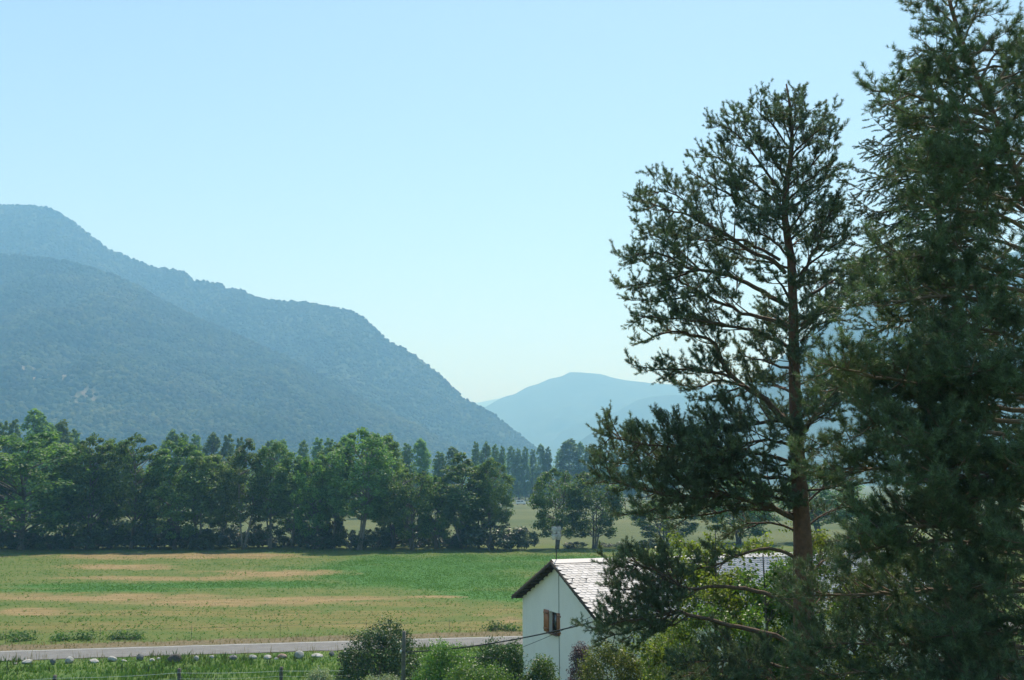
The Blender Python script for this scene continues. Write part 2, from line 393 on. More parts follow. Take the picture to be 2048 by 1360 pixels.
MAIN = [(-700, 470), (-420, 430), (-200, 405), (-60, 412), (0, 412), (60, 412), (92, 414), (115, 424), (140, 440), (170, 462), (197, 484), (215, 497), (255, 515), (285, 527), (315, 538), (352, 540), (368, 545), (384, 561), (410, 563), (440, 568), (452, 577), (485, 580), (505, 594),
        (535, 601), (570, 603), (600, 603), (630, 608), (665, 614), (700, 620), (722, 632), (745, 652), (775, 682), (800, 694), (830, 711), (860, 735), (890, 761), (925, 795), (955, 812), (985, 828), (1010, 846), (1035, 866), (1055, 884), (1068, 896), (1090, 925), (1120, 955)]
SPUR = [(-700, 560), (-400, 520), (-200, 500), (-60, 506), (40, 512), (100, 518), (170, 533), (225, 550), (265, 566), (310, 596), (353, 618), (400, 640), (441, 657), (500, 683), (545, 703), (588, 723), (650, 757), (710, 792), (770, 822), (830, 852), (880, 880), (930, 915), (980, 950)]
hm, Vm, Tm, bmm = mountain('mountain_ridge', MAIN, lin([-700, 0, 700, 1120], [3300, 3150, 2850, 2500]), lin([-700, 0, 700, 1120], [2000, 1900, 1850, 2050]), 11, M['hill'], gully=.26)
hs, Vs, Ts, bms = mountain('mountain_spur', SPUR, lin([-700, 0, 500, 980], [2400, 2350, 2250, 2100]), lin([-700, 0, 600, 980], [1200, 1200, 1300, 1550]), 23, M['hill'], gully=.13, pw=1.1,
                           bare=[(95, 752, 60, 14), (160, 790, 36, 9), (40, 735, 40, 9), (150, 808, 40, 6), (265, 590, 18, 5), (440, 850, 30, 5)])
mountain('far_mountain', [(900, 850), (940, 825), (975, 812), (1000, 797), (1013, 792), (1030, 788), (1055, 773), (1075, 768), (1100, 757), (1120, 754), (1140, 744), (1165, 745), (1200, 748), (1225, 755), (1250, 760), (1300, 766), (1400, 772), (1500, 765), (1700, 800), (2000, 900)],
         lambda a: 6300, lambda a: 4700, 31, M['hill_far'], gully=.10, du=8, nv=44)
mountain('distant_mountain', [(700, 880), (850, 830), (955, 806), (975, 801), (1000, 797), (1060, 790), (1200, 800), (1500, 830)], lambda a: 11000, lambda a: 9600, 37, M['hill_far'], gully=.08, du=10, nv=30)
mountain('valley_spur', [(1050, 925), (1090, 900), (1120, 868), (1150, 850), (1190, 835), (1235, 822), (1275, 800), (1310, 791), (1345, 790), (1390, 792), (1500, 775), (1700, 720), (1900, 700)],
         lin([1050, 1900], [5200, 4700]), lin([1050, 1900], [4400, 3700]), 41, M['hill_far'], gully=.12, nv=44)
mountain('lower_spur', [(1120, 915), (1155, 885), (1180, 868), (1205, 854), (1235, 844), (1260, 846), (1285, 858), (1330, 852), (1400, 840), (1600, 850)], lin([1120, 1600], [3900, 3500]), lin([1120, 1600], [3300, 2800]), 43, M['hill_far'], gully=.12, nv=44)
mountain('right_mountain', [(1250, 905), (1300, 862), (1350, 832), (1400, 812), (1450, 788), (1500, 762), (1560, 716), (1620, 664), (1660, 636), (1700, 612), (1800, 570), (1950, 520), (2100, 490), (2500, 440), (2900, 480)],
         lin([1250, 2900], [2900, 2600]), lin([1250, 2900], [2200, 1500]), 47, M['hill'], gully=.14, du=9, nv=44)

def forest(name, V, T, bare, count, seed, smin, smax, mat, pxmax=1120):
    """uncountable hillside wood: one object, crowns set on the slope by geometry nodes"""
    rng = np.random.default_rng(seed)
    a, b, c = V[T[:, 0]], V[T[:, 1]], V[T[:, 2]]
    ar = np.linalg.norm(np.cross(b-a, c-a), axis=1); cen = (a+b+c)/3
    qx, qy = proj(cen[:, 0], cen[:, 1], cen[:, 2])
    ar = ar*((qx > -160) & (qx < pxmax) & (cen[:, 2] > 0))
    k = rng.choice(len(T), count, p=ar/ar.sum()); r1, r2 = rng.random(count), rng.random(count)
    s1 = np.sqrt(r1)[:, None]; r2 = r2[:, None]
    P = a[k]*(1-s1)+b[k]*s1*(1-r2)+c[k]*s1*r2
    keep = rng.random(count) > .62*bare[T[k, 0]]
    keep &= rng.random(count) < .45+.8*fbm(P[:, 0]/45, P[:, 2]/45, 3, 8)
    P = P[keep]; n = len(P)
    me = bpy.data.meshes.new(name); me.vertices.add(n); me.vertices.foreach_set('co', P.astype(np.float32).ravel())
    for nm, arr in (('sz', rng.uniform(smin, smax, n)*(.75+.5*fbm(P[:, 0]/120, P[:, 2]/120, 2, 2))), ('ro', rng.uniform(0, 6.28, n))):
        x = me.attributes.new(nm, 'FLOAT', 'POINT'); x.data.foreach_set('value', arr.astype(np.float32))
    o = obj(name, me); tag(o, kind='stuff')
    gn = bpy.data.node_groups.new(name, 'GeometryNodeTree')
    gn.interface.new_socket('Geometry', in_out='INPUT', socket_type='NodeSocketGeometry'); gn.interface.new_socket('Geometry', in_out='OUTPUT', socket_type='NodeSocketGeometry')
    N, L = gn.nodes, gn.links
    gi, go = N.new('NodeGroupInput'), N.new('NodeGroupOutput')
    ico = N.new('GeometryNodeMeshIcoSphere'); ico.inputs['Radius'].default_value = 1; ico.inputs['Subdivisions'].default_value = 2
    nz = N.new('ShaderNodeTexNoise'); nz.inputs['Scale'].default_value = 1.7; nz.inputs['Detail'].default_value = 3
    vm = N.new('ShaderNodeVectorMath'); vm.operation = 'MULTIPLY_ADD'; vm.inputs[1].default_value = (.9, .9, 1.1); vm.inputs[2].default_value = (-.45, -.45, -.2)
    sp = N.new('GeometryNodeSetPosition'); L.new(ico.outputs[0], sp.inputs[0]); L.new(nz.outputs['Color'], vm.inputs[0]); L.new(vm.outputs[0], sp.inputs['Offset'])
    sm = N.new('GeometryNodeSetMaterial'); sm.inputs['Material'].default_value = mat; L.new(sp.outputs[0], sm.inputs[0])
    ip = N.new('GeometryNodeInstanceOnPoints'); L.new(gi.outputs[0], ip.inputs['Points']); L.new(sm.outputs[0], ip.inputs['Instance'])
    a1 = N.new('GeometryNodeInputNamedAttribute'); a1.data_type = 'FLOAT'; a1.inputs['Name'].default_value = 'sz'; L.new(a1.outputs[0], ip.inputs['Scale'])
    a2 = N.new('GeometryNodeInputNamedAttribute'); a2.data_type = 'FLOAT'; a2.inputs['Name'].default_value = 'ro'
    cx = N.new('ShaderNodeCombineXYZ'); L.new(a2.outputs[0], cx.inputs[2]); L.new(a2.outputs[0], cx.inputs[0]); L.new(cx.outputs[0], ip.inputs['Rotation'])
    L.new(ip.outputs[0], go.inputs[0])
    md = o.modifiers.new('scatter', 'NODES'); md.node_group = gn
    return o
def canopymat():
    m, n, o = newmat('canopy'); g = nd(n, 'ShaderNodeNewGeometry'); oi = nd(n, 'ShaderNodeObjectInfo')
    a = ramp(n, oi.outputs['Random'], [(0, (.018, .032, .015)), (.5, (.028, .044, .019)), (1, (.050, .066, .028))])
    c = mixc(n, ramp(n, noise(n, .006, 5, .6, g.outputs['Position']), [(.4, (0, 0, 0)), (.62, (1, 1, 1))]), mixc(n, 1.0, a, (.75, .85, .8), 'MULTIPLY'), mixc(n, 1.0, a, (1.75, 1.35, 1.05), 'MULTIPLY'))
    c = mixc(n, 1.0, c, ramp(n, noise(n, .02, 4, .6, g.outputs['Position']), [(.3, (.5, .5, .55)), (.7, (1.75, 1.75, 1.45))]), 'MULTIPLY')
    p = nd(n, 'ShaderNodeBsdfPrincipled'); p.inputs['Roughness'].default_value = .9; p.inputs['Specular IOR Level'].default_value = .08
    n.links.new(c, p.inputs['Base Color']); n.links.new(bump(n, noise(n, .8, 3, .6, g.outputs['Position']), .8, 1.0), p.inputs['Normal']); n.links.new(p.outputs[0], o.inputs[0]); return m
M['canopy'] = canopymat()
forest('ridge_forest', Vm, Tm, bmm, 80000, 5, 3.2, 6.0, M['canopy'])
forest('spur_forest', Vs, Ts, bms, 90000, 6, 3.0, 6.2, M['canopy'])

# haze: even blue air round the whole scene
def haze():
    m, n, o = newmat('haze_air')
    v = nd(n, 'ShaderNodeVolumePrincipled'); v.inputs['Color'].default_value = (.28, .61, 1.0, 1); v.inputs['Absorption Color'].default_value = (.68, .80, 1, 1); v.inputs['Density'].default_value = 3.2e-4; v.inputs['Anisotropy'].default_value = .1
    n.links.new(v.outputs[0], o.inputs['Volume'])
    b = MB(); b.box((0, 0, 490), (25000, 25000, 1040)); h = b.obj('haze', m); tag(h, kind='stuff')
haze()
# ================================================================== FOLIAGE BUILDERS
def rand_unit(rng, n):
    v = rng.normal(size=(n, 3)); return v/np.linalg.norm(v, axis=1, keepdims=True)
def leaves(P, Nrm, size, rng, aspect=.62):
    """one kite-shaped blade (two triangles) per point, facing Nrm"""
    n = len(P); size = np.broadcast_to(size, (n,))
    t = np.cross(Nrm, rand_unit(rng, n)); t /= np.linalg.norm(t, axis=1, keepdims=True)+1e-9
    b = np.cross(Nrm, t); s = size[:, None]
    V = np.stack([P-t*s*.5, P+b*s*aspect*.5+t*s*.05+Nrm*s*.10, P+t*s*.5, P-b*s*aspect*.5+t*s*.05+Nrm*s*.10], 1)
    i = np.arange(n)[:, None]*4
    T = np.concatenate([i+np.array([0, 1, 2]), i+np.array([0, 2, 3])])
    return V.reshape(-1, 3), T
def crown_cloud(rng, H, rfun, h0, nclump, per, csize, lsize, upb=.5, inner=.35, ex=1.3):
    """leaf clumps through a crown envelope; rfun(t) = radius at relative height t"""
    t = rng.beta(1.25, 1.15, nclump*4); r = np.array([rfun(x) for x in t])
    keep = rng.random(len(t)) < (r/max(r.max(), 1e-6))**ex; t, r = t[keep][:nclump], r[keep][:nclump]; n = len(t)
    th = rng.uniform(0, 2*np.pi, n); rr = r*np.sqrt(rng.uniform(inner, 1.05, n))
    C = np.stack([rr*np.cos(th), rr*np.sin(th), h0+(H-h0)*t], -1)
    cs = csize*rng.uniform(.6, 1.3, n)*(np.clip(r/max(r.max(), 1e-6), .35, 1)**.6)
    k = rng.integers(int(per*.6), int(per*1.4), n); who = np.repeat(np.arange(n), k)
    d = rand_unit(rng, len(who)); d[:, 2] = d[:, 2]*.75
    q = rng.random(len(who))**.45
    P = C[who]+d*(cs[who]*q)[:, None]
    nm = d*.7+rand_unit(rng, len(who))*.75+np.array([0, 0, upb]); nm /= np.linalg.norm(nm, axis=1, keepdims=True)
    return C, leaves(P, nm, lsize*rng.uniform(.65, 1.35, len(who)), rng)
def broadleaf(name, seed, H, rfun, h0, nclump, per, csize, lsize, lmat, bmat, stems=1, tr=.22, fork=.35, lean=.05, ex=1.3):
    rng = np.random.default_rng(seed)
    C, (V, T) = crown_cloud(rng, H, rfun, h0, nclump, per, csize, lsize, ex=ex)
    wb = MB(); tops = []
    for s in range(stems):
        a = rng.uniform(0, 6.28); sp = 0 if stems == 1 else rng.uniform(.25, .7)
        p0 = np.array([math.cos(a)*sp*.5, math.sin(a)*sp*.5, -.25]); e = np.array([math.cos(a)*sp*2.2+rng.normal()*lean*H, math.sin(a)*sp*2.2+rng.normal()*lean*H, H*rng.uniform(.8, .92)])
        mid_ = p0*.5+e*.5+rng.normal(size=3)*np.array([.03, .03, 0])*H
        P = spline([p0, mid_, e], 12); r = tr*(1-.9*np.linspace(0, 1, 12))*(1 if s == 0 else .75); r[0] *= 1.35
        wb.tube(P, r, 7); tops.append(P)
    for c in C[rng.permutation(len(C))[:min(len(C), 46)]]:
        P0 = tops[rng.integers(len(tops))]
        zt = c[2]-np.hypot(c[0], c[1])*rng.uniform(.5, 1.2)-.3
        j = int(np.clip(np.searchsorted(P0[:, 2], max(zt, h0*.7)), 1, 10)); s0 = P0[j]
        m_ = s0*.5+c*.5+np.array([0, 0, .25]); L = np.linalg.norm(c-s0)
        wb.tube(spline([s0, m_, c], 5), np.linspace(min(.022*L+.02, tr*.5), .012, 5), 4, False)
    return wb.mesh(name+'_trunk', bmat, True), mesh_tris(name+'_crown', V, T, lmat)
def round_prof(p=.55, lo=.55):
    return lambda t: (lo+(1-lo)*math.sin(min(1, t/p)*math.pi/2)) if t < p else math.sqrt(max(0, 1-((t-p)/(1-p))**2))*.97+.03
def prof(W, kind):
    if kind == 'round': f = round_prof(.45, .6)
    elif kind == 'oval': f = round_prof(.40, .45)
    elif kind == 'poplar': f = lambda t: (.55+.45*min(1, t/.3)) if t < .3 else max(.10, 1-((t-.3)/.72)**1.9)
    else: f = lambda t: (.6+.4*min(1, t/.35)) if t < .35 else max(.25, 1-((t-.35)/.72)**3.0)
    return lambda t: W*f(t)
# prototypes (unit trees at real size), copied below
PROTO = {}
def proto(key, *a, **k): PROTO[key] = broadleaf(key, *a, **k)+(a[1],)
proto('ash1', 101, 18.5, prof(6.4, 'round'), 2.6, 230, 78, 1.3, .42, M['leaf_ash'], M['bark_grey'], 1, .34)
proto('ash2', 102, 18, prof(4.6, 'round'), 2.4, 170, 80, 1.2, .40, M['leaf_ash'], M['bark_grey'], 2, .26)
proto('ash3', 103, 14, prof(4.2, 'round'), 2.0, 135, 74, 1.1, .38, M['leaf_ash'], M['bark_grey'], 3, .2)
proto('pop1', 111, 19, prof(3.7, 'poplar'), 4.2, 165, 72, 1.1, .36, M['leaf_poplar'], M['bark_pale'], 2, .2, lean=.02, ex=.8)
proto('pop2', 112, 18, prof(3.2, 'poplar'), 3.6, 140, 72, 1.0, .36, M['leaf_poplar'], M['bark_pale'], 1, .19, lean=.02, ex=.8)
proto('pop3', 113, 20, prof(4.2, 'oval'), 4.6, 180, 72, 1.15, .37, M['leaf_poplar'], M['bark_pale'], 3, .2, lean=.025, ex=.8)
proto('pop4', 114, 17, prof(3.3, 'oval'), 3.6, 130, 72, 1.05, .36, M['leaf_pale'], M['bark_pale'], 2, .17, lean=.02, ex=.8)
proto('pale1', 121, 15, prof(3.4, 'oval'), 2.8, 125, 70, 1.05, .37, M['leaf_pale'], M['bark_grey'], 2, .17)
proto('bush1', 131, 3.4, prof(2.6, 'round'), .15, 60, 50, .6, .27, M['leaf_bush'], M['bark_grey'], 3, .07)
proto('bush2', 132, 2.2, prof(1.9, 'round'), .1, 42, 46, .5, .24, M['leaf_bush'], M['bark_grey'], 3, .05)
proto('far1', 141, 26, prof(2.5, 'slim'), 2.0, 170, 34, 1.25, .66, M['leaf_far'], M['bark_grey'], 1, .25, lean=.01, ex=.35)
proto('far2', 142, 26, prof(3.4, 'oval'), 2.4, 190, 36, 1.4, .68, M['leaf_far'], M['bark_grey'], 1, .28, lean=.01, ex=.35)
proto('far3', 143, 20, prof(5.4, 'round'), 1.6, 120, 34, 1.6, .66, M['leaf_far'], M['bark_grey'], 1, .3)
_rt = np.random.default_rng(77)
def plant(name, key, x, y, h, wfac, label, cat, group, trunkname='trunk', crownname='crown'):
    tm, cm, H0 = PROTO[key]; s = h/H0
    e = empty(name, (x, y, float(terr(x, y))), label, cat, group, _rt.uniform(0, 6.28)); e.scale = (s*wfac, s*wfac, s)
    obj(trunkname, tm, e); obj(crownname, cm, e)['kind'] = 'stuff'; return e
WF = 1.0
def plant_px(name, key, px, ptop, Y, wpx, *a, **k):
    """px: trunk column, ptop: crown top row, wpx: crown width in the photograph, Y: distance of the foot"""
    t = at(px, ptop, Y); h = t[2]-float(terr(t[0], Y)); H0 = PROTO[key][2]
    cm = PROTO[key][1]; v = np.empty(len(cm.vertices)*3, np.float32); cm.vertices.foreach_get('co', v); v = v.reshape(-1, 3)
    w0 = 2*np.percentile(np.abs(v[:, :2]), 97); wm = wpx*WF/F*Y; s = h/H0
    return plant(name, key, t[0], Y, h, wm/(w0*s), *a, **k)

# ------------------------------------------------------------------ tree row beyond the meadow
GR = 'trees in the row beyond the meadow'
L_POP = 'leafy poplar with pale slender stems in the dark row edging the meadow'
L_ASH = 'dense dark green broadleaf tree in the row edging the meadow'
L_PAL = 'lighter green slender tree squeezed into the row edging the meadow'
ROW = [
 (58, 862, 160, 205, 'ash1', 'broad round-crowned tree, widest of the row, at the row\'s open end'),
 (-75, 872, 163, 170, 'ash2', None), (142, 900, 165, 90, 'ash2', None), (188, 872, 161, 88, 'ash2', None), (232, 880, 164, 82, 'pop3', None), (274, 872, 161, 92, 'ash2', None),
 (318, 922, 167, 80, 'pale1', 'short bright green tree filling a dip in the row near its open end'), (360, 880, 161, 105, 'ash2', None), (412, 902, 162, 90, 'pop4', None), (447, 912, 166, 70, 'pop4', None), (496, 878, 161, 74, 'pop1', None),
 (548, 884, 163, 76, 'pop3', None), (590, 902, 165, 72, 'pop2', None), (632, 908, 162, 74, 'ash3', None), (668, 888, 164, 80, 'pop3', None),
 (722, 858, 160, 108, 'pop3', 'tallest tree of the row, a full poplar rising above its neighbours'), (768, 872, 168, 74, 'pop4', 'lighter poplar half hidden behind the tallest tree of the row'), (786, 935, 163, 74, 'pale1', 'short yellowish-green tree tucked under the tallest poplar of the row'),
 (826, 936, 159, 84, 'ash3', 'short rounded tree with a straight dark trunk within the poplar row'), (872, 950, 161, 62, 'ash3', 'shortest rounded tree, next to the one with the straight dark trunk'), (922, 906, 162, 92, 'pop1', 'poplar with a bundle of thin pale stems beside the last two before the gap'), (958, 930, 165, 66, 'pop2', None), (986, 918, 162, 66, 'pop3', 'last poplar of the row before the gap, above the large dark bush'),
 (1112, 934, 162, 84, 'ash3', 'rounded tree standing just past the gap in the row, behind the house antenna'), (1186, 938, 163, 92, 'ash3', 'rounded multi-stemmed tree at the row\'s far end, beside the pine boughs'),
 (1330, 985, 172, 110, 'ash3', 'small tree across the meadow, mostly hidden by the pine boughs'), (1475, 950, 176, 120, 'ash2', 'dark tree beyond the meadow glimpsed through the open-crowned pine'), (1640, 940, 178, 130, 'pop3', 'poplar beyond the meadow hidden behind the reddish pine trunk'),
]
WF = 1.14
for px_, top, Yd, wd, key, lab in ROW:
    Yd += 9
    lab = lab or {'a': L_ASH, 'p': L_POP}[key[0]] if not key.startswith('pal') else (lab or L_PAL)
    nm = 'poplar_tree' if key.startswith('pop') else 'broadleaf_tree'
    plant_px(nm, key, px_, top, Yd, wd, lab, 'tree', GR)
# low shrubs at the feet of the row
GB = 'low shrubs under the tree row'
BUSH = [(985, 1044, 160, 105, 'bush1', 'large dark bush mass under the last poplars before the gap'), (1048, 1056, 161, 50, 'bush1', 'dark rounded bush standing at the gap in the tree row')]
rb = np.random.default_rng(9)
for x_ in np.arange(-40, 960, 24):
    BUSH.append((x_+rb.uniform(-10, 10), rb.uniform(1032, 1074), rb.uniform(161, 170), rb.uniform(36, 74), rb.choice(['bush1', 'bush2']), None))
for x_ in (1150, 1210, 1245, 1300):
    BUSH.append((x_, rb.uniform(1078, 1086), rb.uniform(163, 168), rb.uniform(26, 40), 'bush2', None))
for px_, top, Yd, wd, key, lab in BUSH:
    Yd += 8
    plant_px('shrub', key, px_, top, Yd, wd, lab or 'low dark shrub in the shade at the feet of the tree row', 'shrub', GB, 'stems', 'foliage')
WF = 1.15
# ------------------------------------------------------------------ poplars farther off
GF = 'far poplars behind the tree row'
LF = 'tall slim hazy poplar rising far behind the tree row'
LFb = 'broad hazy tree far behind the row, showing above it'
FAR = [(8, 842, 300, 26, 'far1'), (30, 838, 300, 26, 'far1'), (72, 822, 290, 52, 'far2'), (102, 850, 295, 30, 'far2'), (126, 843, 300, 40, 'far2'), (150, 858, 310, 26, 'far1'), (-30, 835, 300, 34, 'far2'),
 (345, 862, 330, 36, 'far2'), (368, 866, 330, 26, 'far1'), (392, 868, 335, 26, 'far1'), (426, 868, 330, 34, 'far2'), (456, 868, 330, 26, 'far1'), (480, 874, 340, 20, 'far1'), (540, 880, 340, 26, 'far1'), (565, 882, 340, 30, 'far2'),
 (607, 880, 330, 22, 'far1'), (638, 875, 320, 26, 'far1'), (660, 876, 320, 24, 'far1'), (690, 874, 330, 30, 'far2'), (745, 868, 310, 34, 'far2'), (778, 870, 310, 36, 'far2'), (814, 886, 330, 24, 'far1'), (842, 880, 330, 36, 'far2'),
 (880, 903, 350, 26, 'far1'), (905, 896, 350, 32, 'far2'), (952, 883, 420, 16, 'far1'), (972, 886, 420, 22, 'far2'), (990, 888, 430, 17, 'far1'), (1005, 892, 430, 14, 'far1'), (1022, 892, 560, 18, 'far1'), (1037, 897, 560, 14, 'far1'), (1051, 893, 560, 15, 'far1'),
 (1066, 898, 570, 14, 'far1'), (1082, 890, 560, 20, 'far2'), (1096, 893, 560, 14, 'far1'), (1120, 900, 570, 20, 'far1'), (1140, 880, 560, 40, 'far2'), (1160, 886, 560, 22, 'far2'), (1176, 892, 560, 18, 'far1'), (1200, 898, 560, 22, 'far1'), (1225, 905, 570, 30, 'far2'),
 (1260, 900, 570, 30, 'far2'), (1330, 905, 560, 40, 'far2'), (1400, 900, 560, 40, 'far2'), (1470, 900, 560, 40, 'far2')]
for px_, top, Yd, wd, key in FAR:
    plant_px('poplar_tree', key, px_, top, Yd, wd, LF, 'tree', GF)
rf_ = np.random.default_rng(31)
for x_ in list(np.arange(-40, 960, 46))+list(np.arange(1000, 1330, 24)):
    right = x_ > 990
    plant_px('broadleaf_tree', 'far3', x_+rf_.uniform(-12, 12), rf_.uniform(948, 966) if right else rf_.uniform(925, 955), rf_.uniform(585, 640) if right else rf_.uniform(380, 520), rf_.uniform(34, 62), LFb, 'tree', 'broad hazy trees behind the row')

# ================================================================== HOUSE
PHI = math.radians(69.5); Y0 = 52.0
A = at(1103, 1121, Y0)                     # verge end of the ridge
rdir = np.array([math.sin(PHI), math.cos(PHI), 0]); gdir = np.array([math.cos(PHI), -math.sin(PHI), 0])
Wd = 5.75; LEN = 21.0                      # half width to the eaves, ridge length
BETA = math.atan2(A[2]-5.05, Wd)
HZ = float(A[2])                           # ridge height
hrz = math.atan2(rdir[1], rdir[0])
house = empty('house', (float(A[0]), float(A[1]), 0), 'white rendered gabled house with slate roof below the pine', 'house', None, hrz)
# local axes: x along the ridge (away from the gable), y = -gdir (towards the meadow), z up
VER, EAV = .42, .55
wy = Wd-EAV; tb = math.tan(BETA); top0 = HZ-.22
def gz(y): return top0-abs(y)*tb
def loc(P):                                # world -> house local
    d = np.asarray(P)-np.array([A[0], A[1], 0]); return np.array([d@rdir, -(d@gdir), d[2]])
def gable_hit(px, py, x=VER):
    d = ray(px, py); o = np.array([0, 0, CAMZ]); P0 = A+rdir*x; P0[2] = 0
    t = ((P0-o)@rdir)/(d@rdir); return loc(o+d*t)
wl, wr = gable_hit(1099.5, 1225), gable_hit(1116, 1225)
wt, wbm = gable_hit(1107, 1224)[2], gable_hit(1107, 1266)[2]
ya, yb = max(wl[1], wr[1]), min(wl[1], wr[1])      # opening from yb to ya (local y falls towards the camera side)
wall = MB(); D = .22
G = lambda x, y, z: (x, y, z)
wall.poly([G(VER, wy, -.5), G(VER, wy, gz(wy)), G(VER, ya, gz(ya)), G(VER, ya, -.5)])
wall.poly([G(VER, yb, -.5), G(VER, yb, gz(yb)), G(VER, -wy, gz(wy)), G(VER, -wy, -.5)])
wall.poly([G(VER, ya, -.5), G(VER, ya, wbm), G(VER, yb, wbm), G(VER, yb, -.5)])
mid_ = [G(VER, ya, wt), G(VER, ya, gz(ya))]+([G(VER, 0, top0)] if yb < 0 < ya else [])+[G(VER, yb, gz(yb)), G(VER, yb, wt)]
wall.poly(mid_)
for a_, b_ in (((ya, wbm), (ya, wt)), ((ya, wt), (yb, wt)), ((yb, wt), (yb, wbm)), ((yb, wbm), (ya, wbm))):
    wall.quad(G(VER, *a_), G(VER, *b_), G(VER+D, *b_), G(VER+D, *a_))
xe = LEN-VER
for s in (1, -1): wall.quad(G(VER, s*wy, -.5), G(xe, s*wy, -.5), G(xe, s*wy, gz(wy)), G(VER, s*wy, gz(wy)))
wall.poly([G(xe, wy, -.5), G(xe, -wy, -.5), G(xe, -wy, gz(wy)), G(xe, 0, top0), G(xe, wy, gz(wy))])
wall.obj('wall', M['render_white'], house)
# window: frame, mullion, panes, sill, two shutters
win = MB(); fw = .07; yc, zc = (ya+yb)/2, (wt+wbm)/2
for y_ in (ya-fw/2, yb+fw/2, yc): win.box((VER+D-.05, y_, zc), (.06, fw, wt-wbm))
for z_ in (wt-fw/2, wbm+fw/2): win.box((VER+D-.052, yc, z_), (.06, ya-yb, fw))
wo = win.obj('window', M['frame_wood'], house)
for s in (0, 1):
    y0, y1 = (ya-fw, yc+fw/2) if s == 0 else (yc-fw/2, yb+fw)
    p = MB(); p.box((VER+D-.045, (y0+y1)/2, zc), (.01, abs(y0-y1), wt-wbm-2*fw)); p.obj('pane', M['glass'], wo)
sl = MB(); sl.box((VER-.03, yc, wbm-.03), (.3, ya-yb+.2, .06)); sl.obj('sill', M['frame_wood'], house)
sh_w = (ya-yb)*.52
def shutter(hy, ang, sgn):
    ro = MB(); H_ = wt-wbm+.06
    nb = 4
    for k in range(nb): ro.box((0, sgn*(k+.5)*sh_w/nb, 0), (.035, sh_w/nb-.012, H_))
    for z_ in (-.36, .36): ro.box((-.03, sgn*sh_w/2, z_*H_), (.025, sh_w*.94, .10))
    o_ = ro.obj('shutter', M['shutter_wood'], house, False, (VER-.05, hy, zc), (0, 0, ang))
    for z_ in (-.36, .36): hg = MB(); hg.box((-.045, sgn*sh_w*.3, z_*H_), (.006, sh_w*.6, .03)); hg.obj('hinge', M['metal_dark'], o_)
shutter(ya+.03, math.radians(4), 1); shutter(yb-.03, math.radians(16), -1)
# roof: boarded deck, purlin ends, barge boards, slates
deck = MB()
sl_len = Wd/math.cos(BETA)
for s in (1, -1):
    n_ = np.array([0, s*math.sin(BETA), math.cos(BETA)]); th = .10
    c = [np.array([x, y, HZ-.03-abs(y)*tb]) for x, y in ((0, 0), (LEN, 0), (LEN, s*Wd), (0, s*Wd))]
    lo = [p-n_*th for p in c]; lo[0][1] = lo[1][1] = 0
    deck.quad(*c); deck.quad(*lo)
    for i in range(1, 4): deck.quad(c[i], c[(i+1) % 4], lo[(i+1) % 4], lo[i])
roof = deck.obj('roof', M['roof_wood'], house)
for s in (1, -1):
    b = MB(); Mx = Matrix.Rotation(-s*BETA, 3, 'X')
    ctr = np.array([-.02, s*Wd/2, HZ-.10-Wd/2*tb]); b.box(ctr, (.045, sl_len, .17), Mx); b.obj('barge_board', M['roof_wood'], roof)
    for k in range(9):
        y_ = s*(.35+k*(Wd-.6)/8.4); p = MB(); p.box((.5, y_, HZ-.20-abs(y_)*tb), (.94, .15, .17)); p.obj('purlin', M['roof_wood'], roof)
# slates
SW, SE = .30, .235
ncol, nrow = int(LEN/SW), int(sl_len/SE)+1
sm_ = MB(); tk = .014; hx = SW/2*.97; ln = SE*1.55
prof_ = [(-hx, ln), (-hx, SE*.28), (-hx*.45, 0), (hx*.45, 0), (hx, SE*.28), (hx, ln)]   # bevelled tail
sm_.poly([(x, y, tk) for x, y in prof_]); sm_.poly([(x, y, 0) for x, y in prof_[::-1]])
for i in range(6):
    a_, b_ = prof_[i], prof_[(i+1) % 6]; sm_.quad((a_[0], a_[1], tk), (a_[0], a_[1], 0), (b_[0], b_[1], 0), (b_[0], b_[1], tk))
slate_me = sm_.mesh('slate', M['slate'])
SV = np.concatenate(sm_.V); ST = np.concatenate([t for t in sm_.T])
SR = np.array([(x, y, tk) for x, y in prof_]+[(x, y, 0) for x, y in prof_[1:5]]); SRT = np.array([(0, i, i+1) for i in range(1, 5)]+[t for i in range(3) for t in ((i+1, 6+i, 7+i), (i+1, 7+i, i+2))])
rs = np.random.default_rng(3); slots = []
for s in (-1, 1):
    for r_ in range(nrow):
        dslope = sl_len-r_*SE+.03                   # distance of the slate's tail from the ridge
        if dslope < .33: continue
        for c_ in range(ncol+1):
            x_ = (c_+.5*(r_ % 2))*SW+.1
            if x_ > LEN: continue
            y_ = s*dslope*math.cos(BETA); z_ = HZ-dslope*math.sin(BETA)
            M3 = np.array(Matrix.Rotation(math.radians(180), 3, 'Z')) if s > 0 else np.eye(3)
            tilt = BETA-math.radians(3.4)+rs.normal()*.012
            Rm = np.array(Matrix.Rotation(tilt, 3, 'X'))
            Rz = np.array(Matrix.Rotation(rs.normal()*.02, 3, 'Z'))
            Rt = M3@Rm@Rz
            slots.append((np.array([x_+rs.normal()*.006, y_, z_+.022]), Rt, s))
W2 = [np.array([A[0], A[1], 0])+rdir*p[0]-gdir*p[1]+np.array([0, 0, p[2]]) for p, _, _ in slots]
pxs = np.array([proj(*q_) for q_ in W2])
rank = np.where(np.array([s for _, _, s in slots]) < 0, (pxs[:, 0]-1103)+(pxs[:, 1]-1121)*.55, 1e6)
order = np.argsort(rank); near = set(order[:300].tolist()); rest = MB()
for i, (p, Rt, s) in enumerate(slots):
    if i in near:
        o_ = obj('slate', slate_me, roof, p); o_.rotation_euler = Matrix(Rt.tolist()).to_euler()
    else: rest.add(SR@Rt.T+p, SRT)
tag(rest.obj('slate_field', M['slate'], roof), kind='stuff')
rc = MB(); 
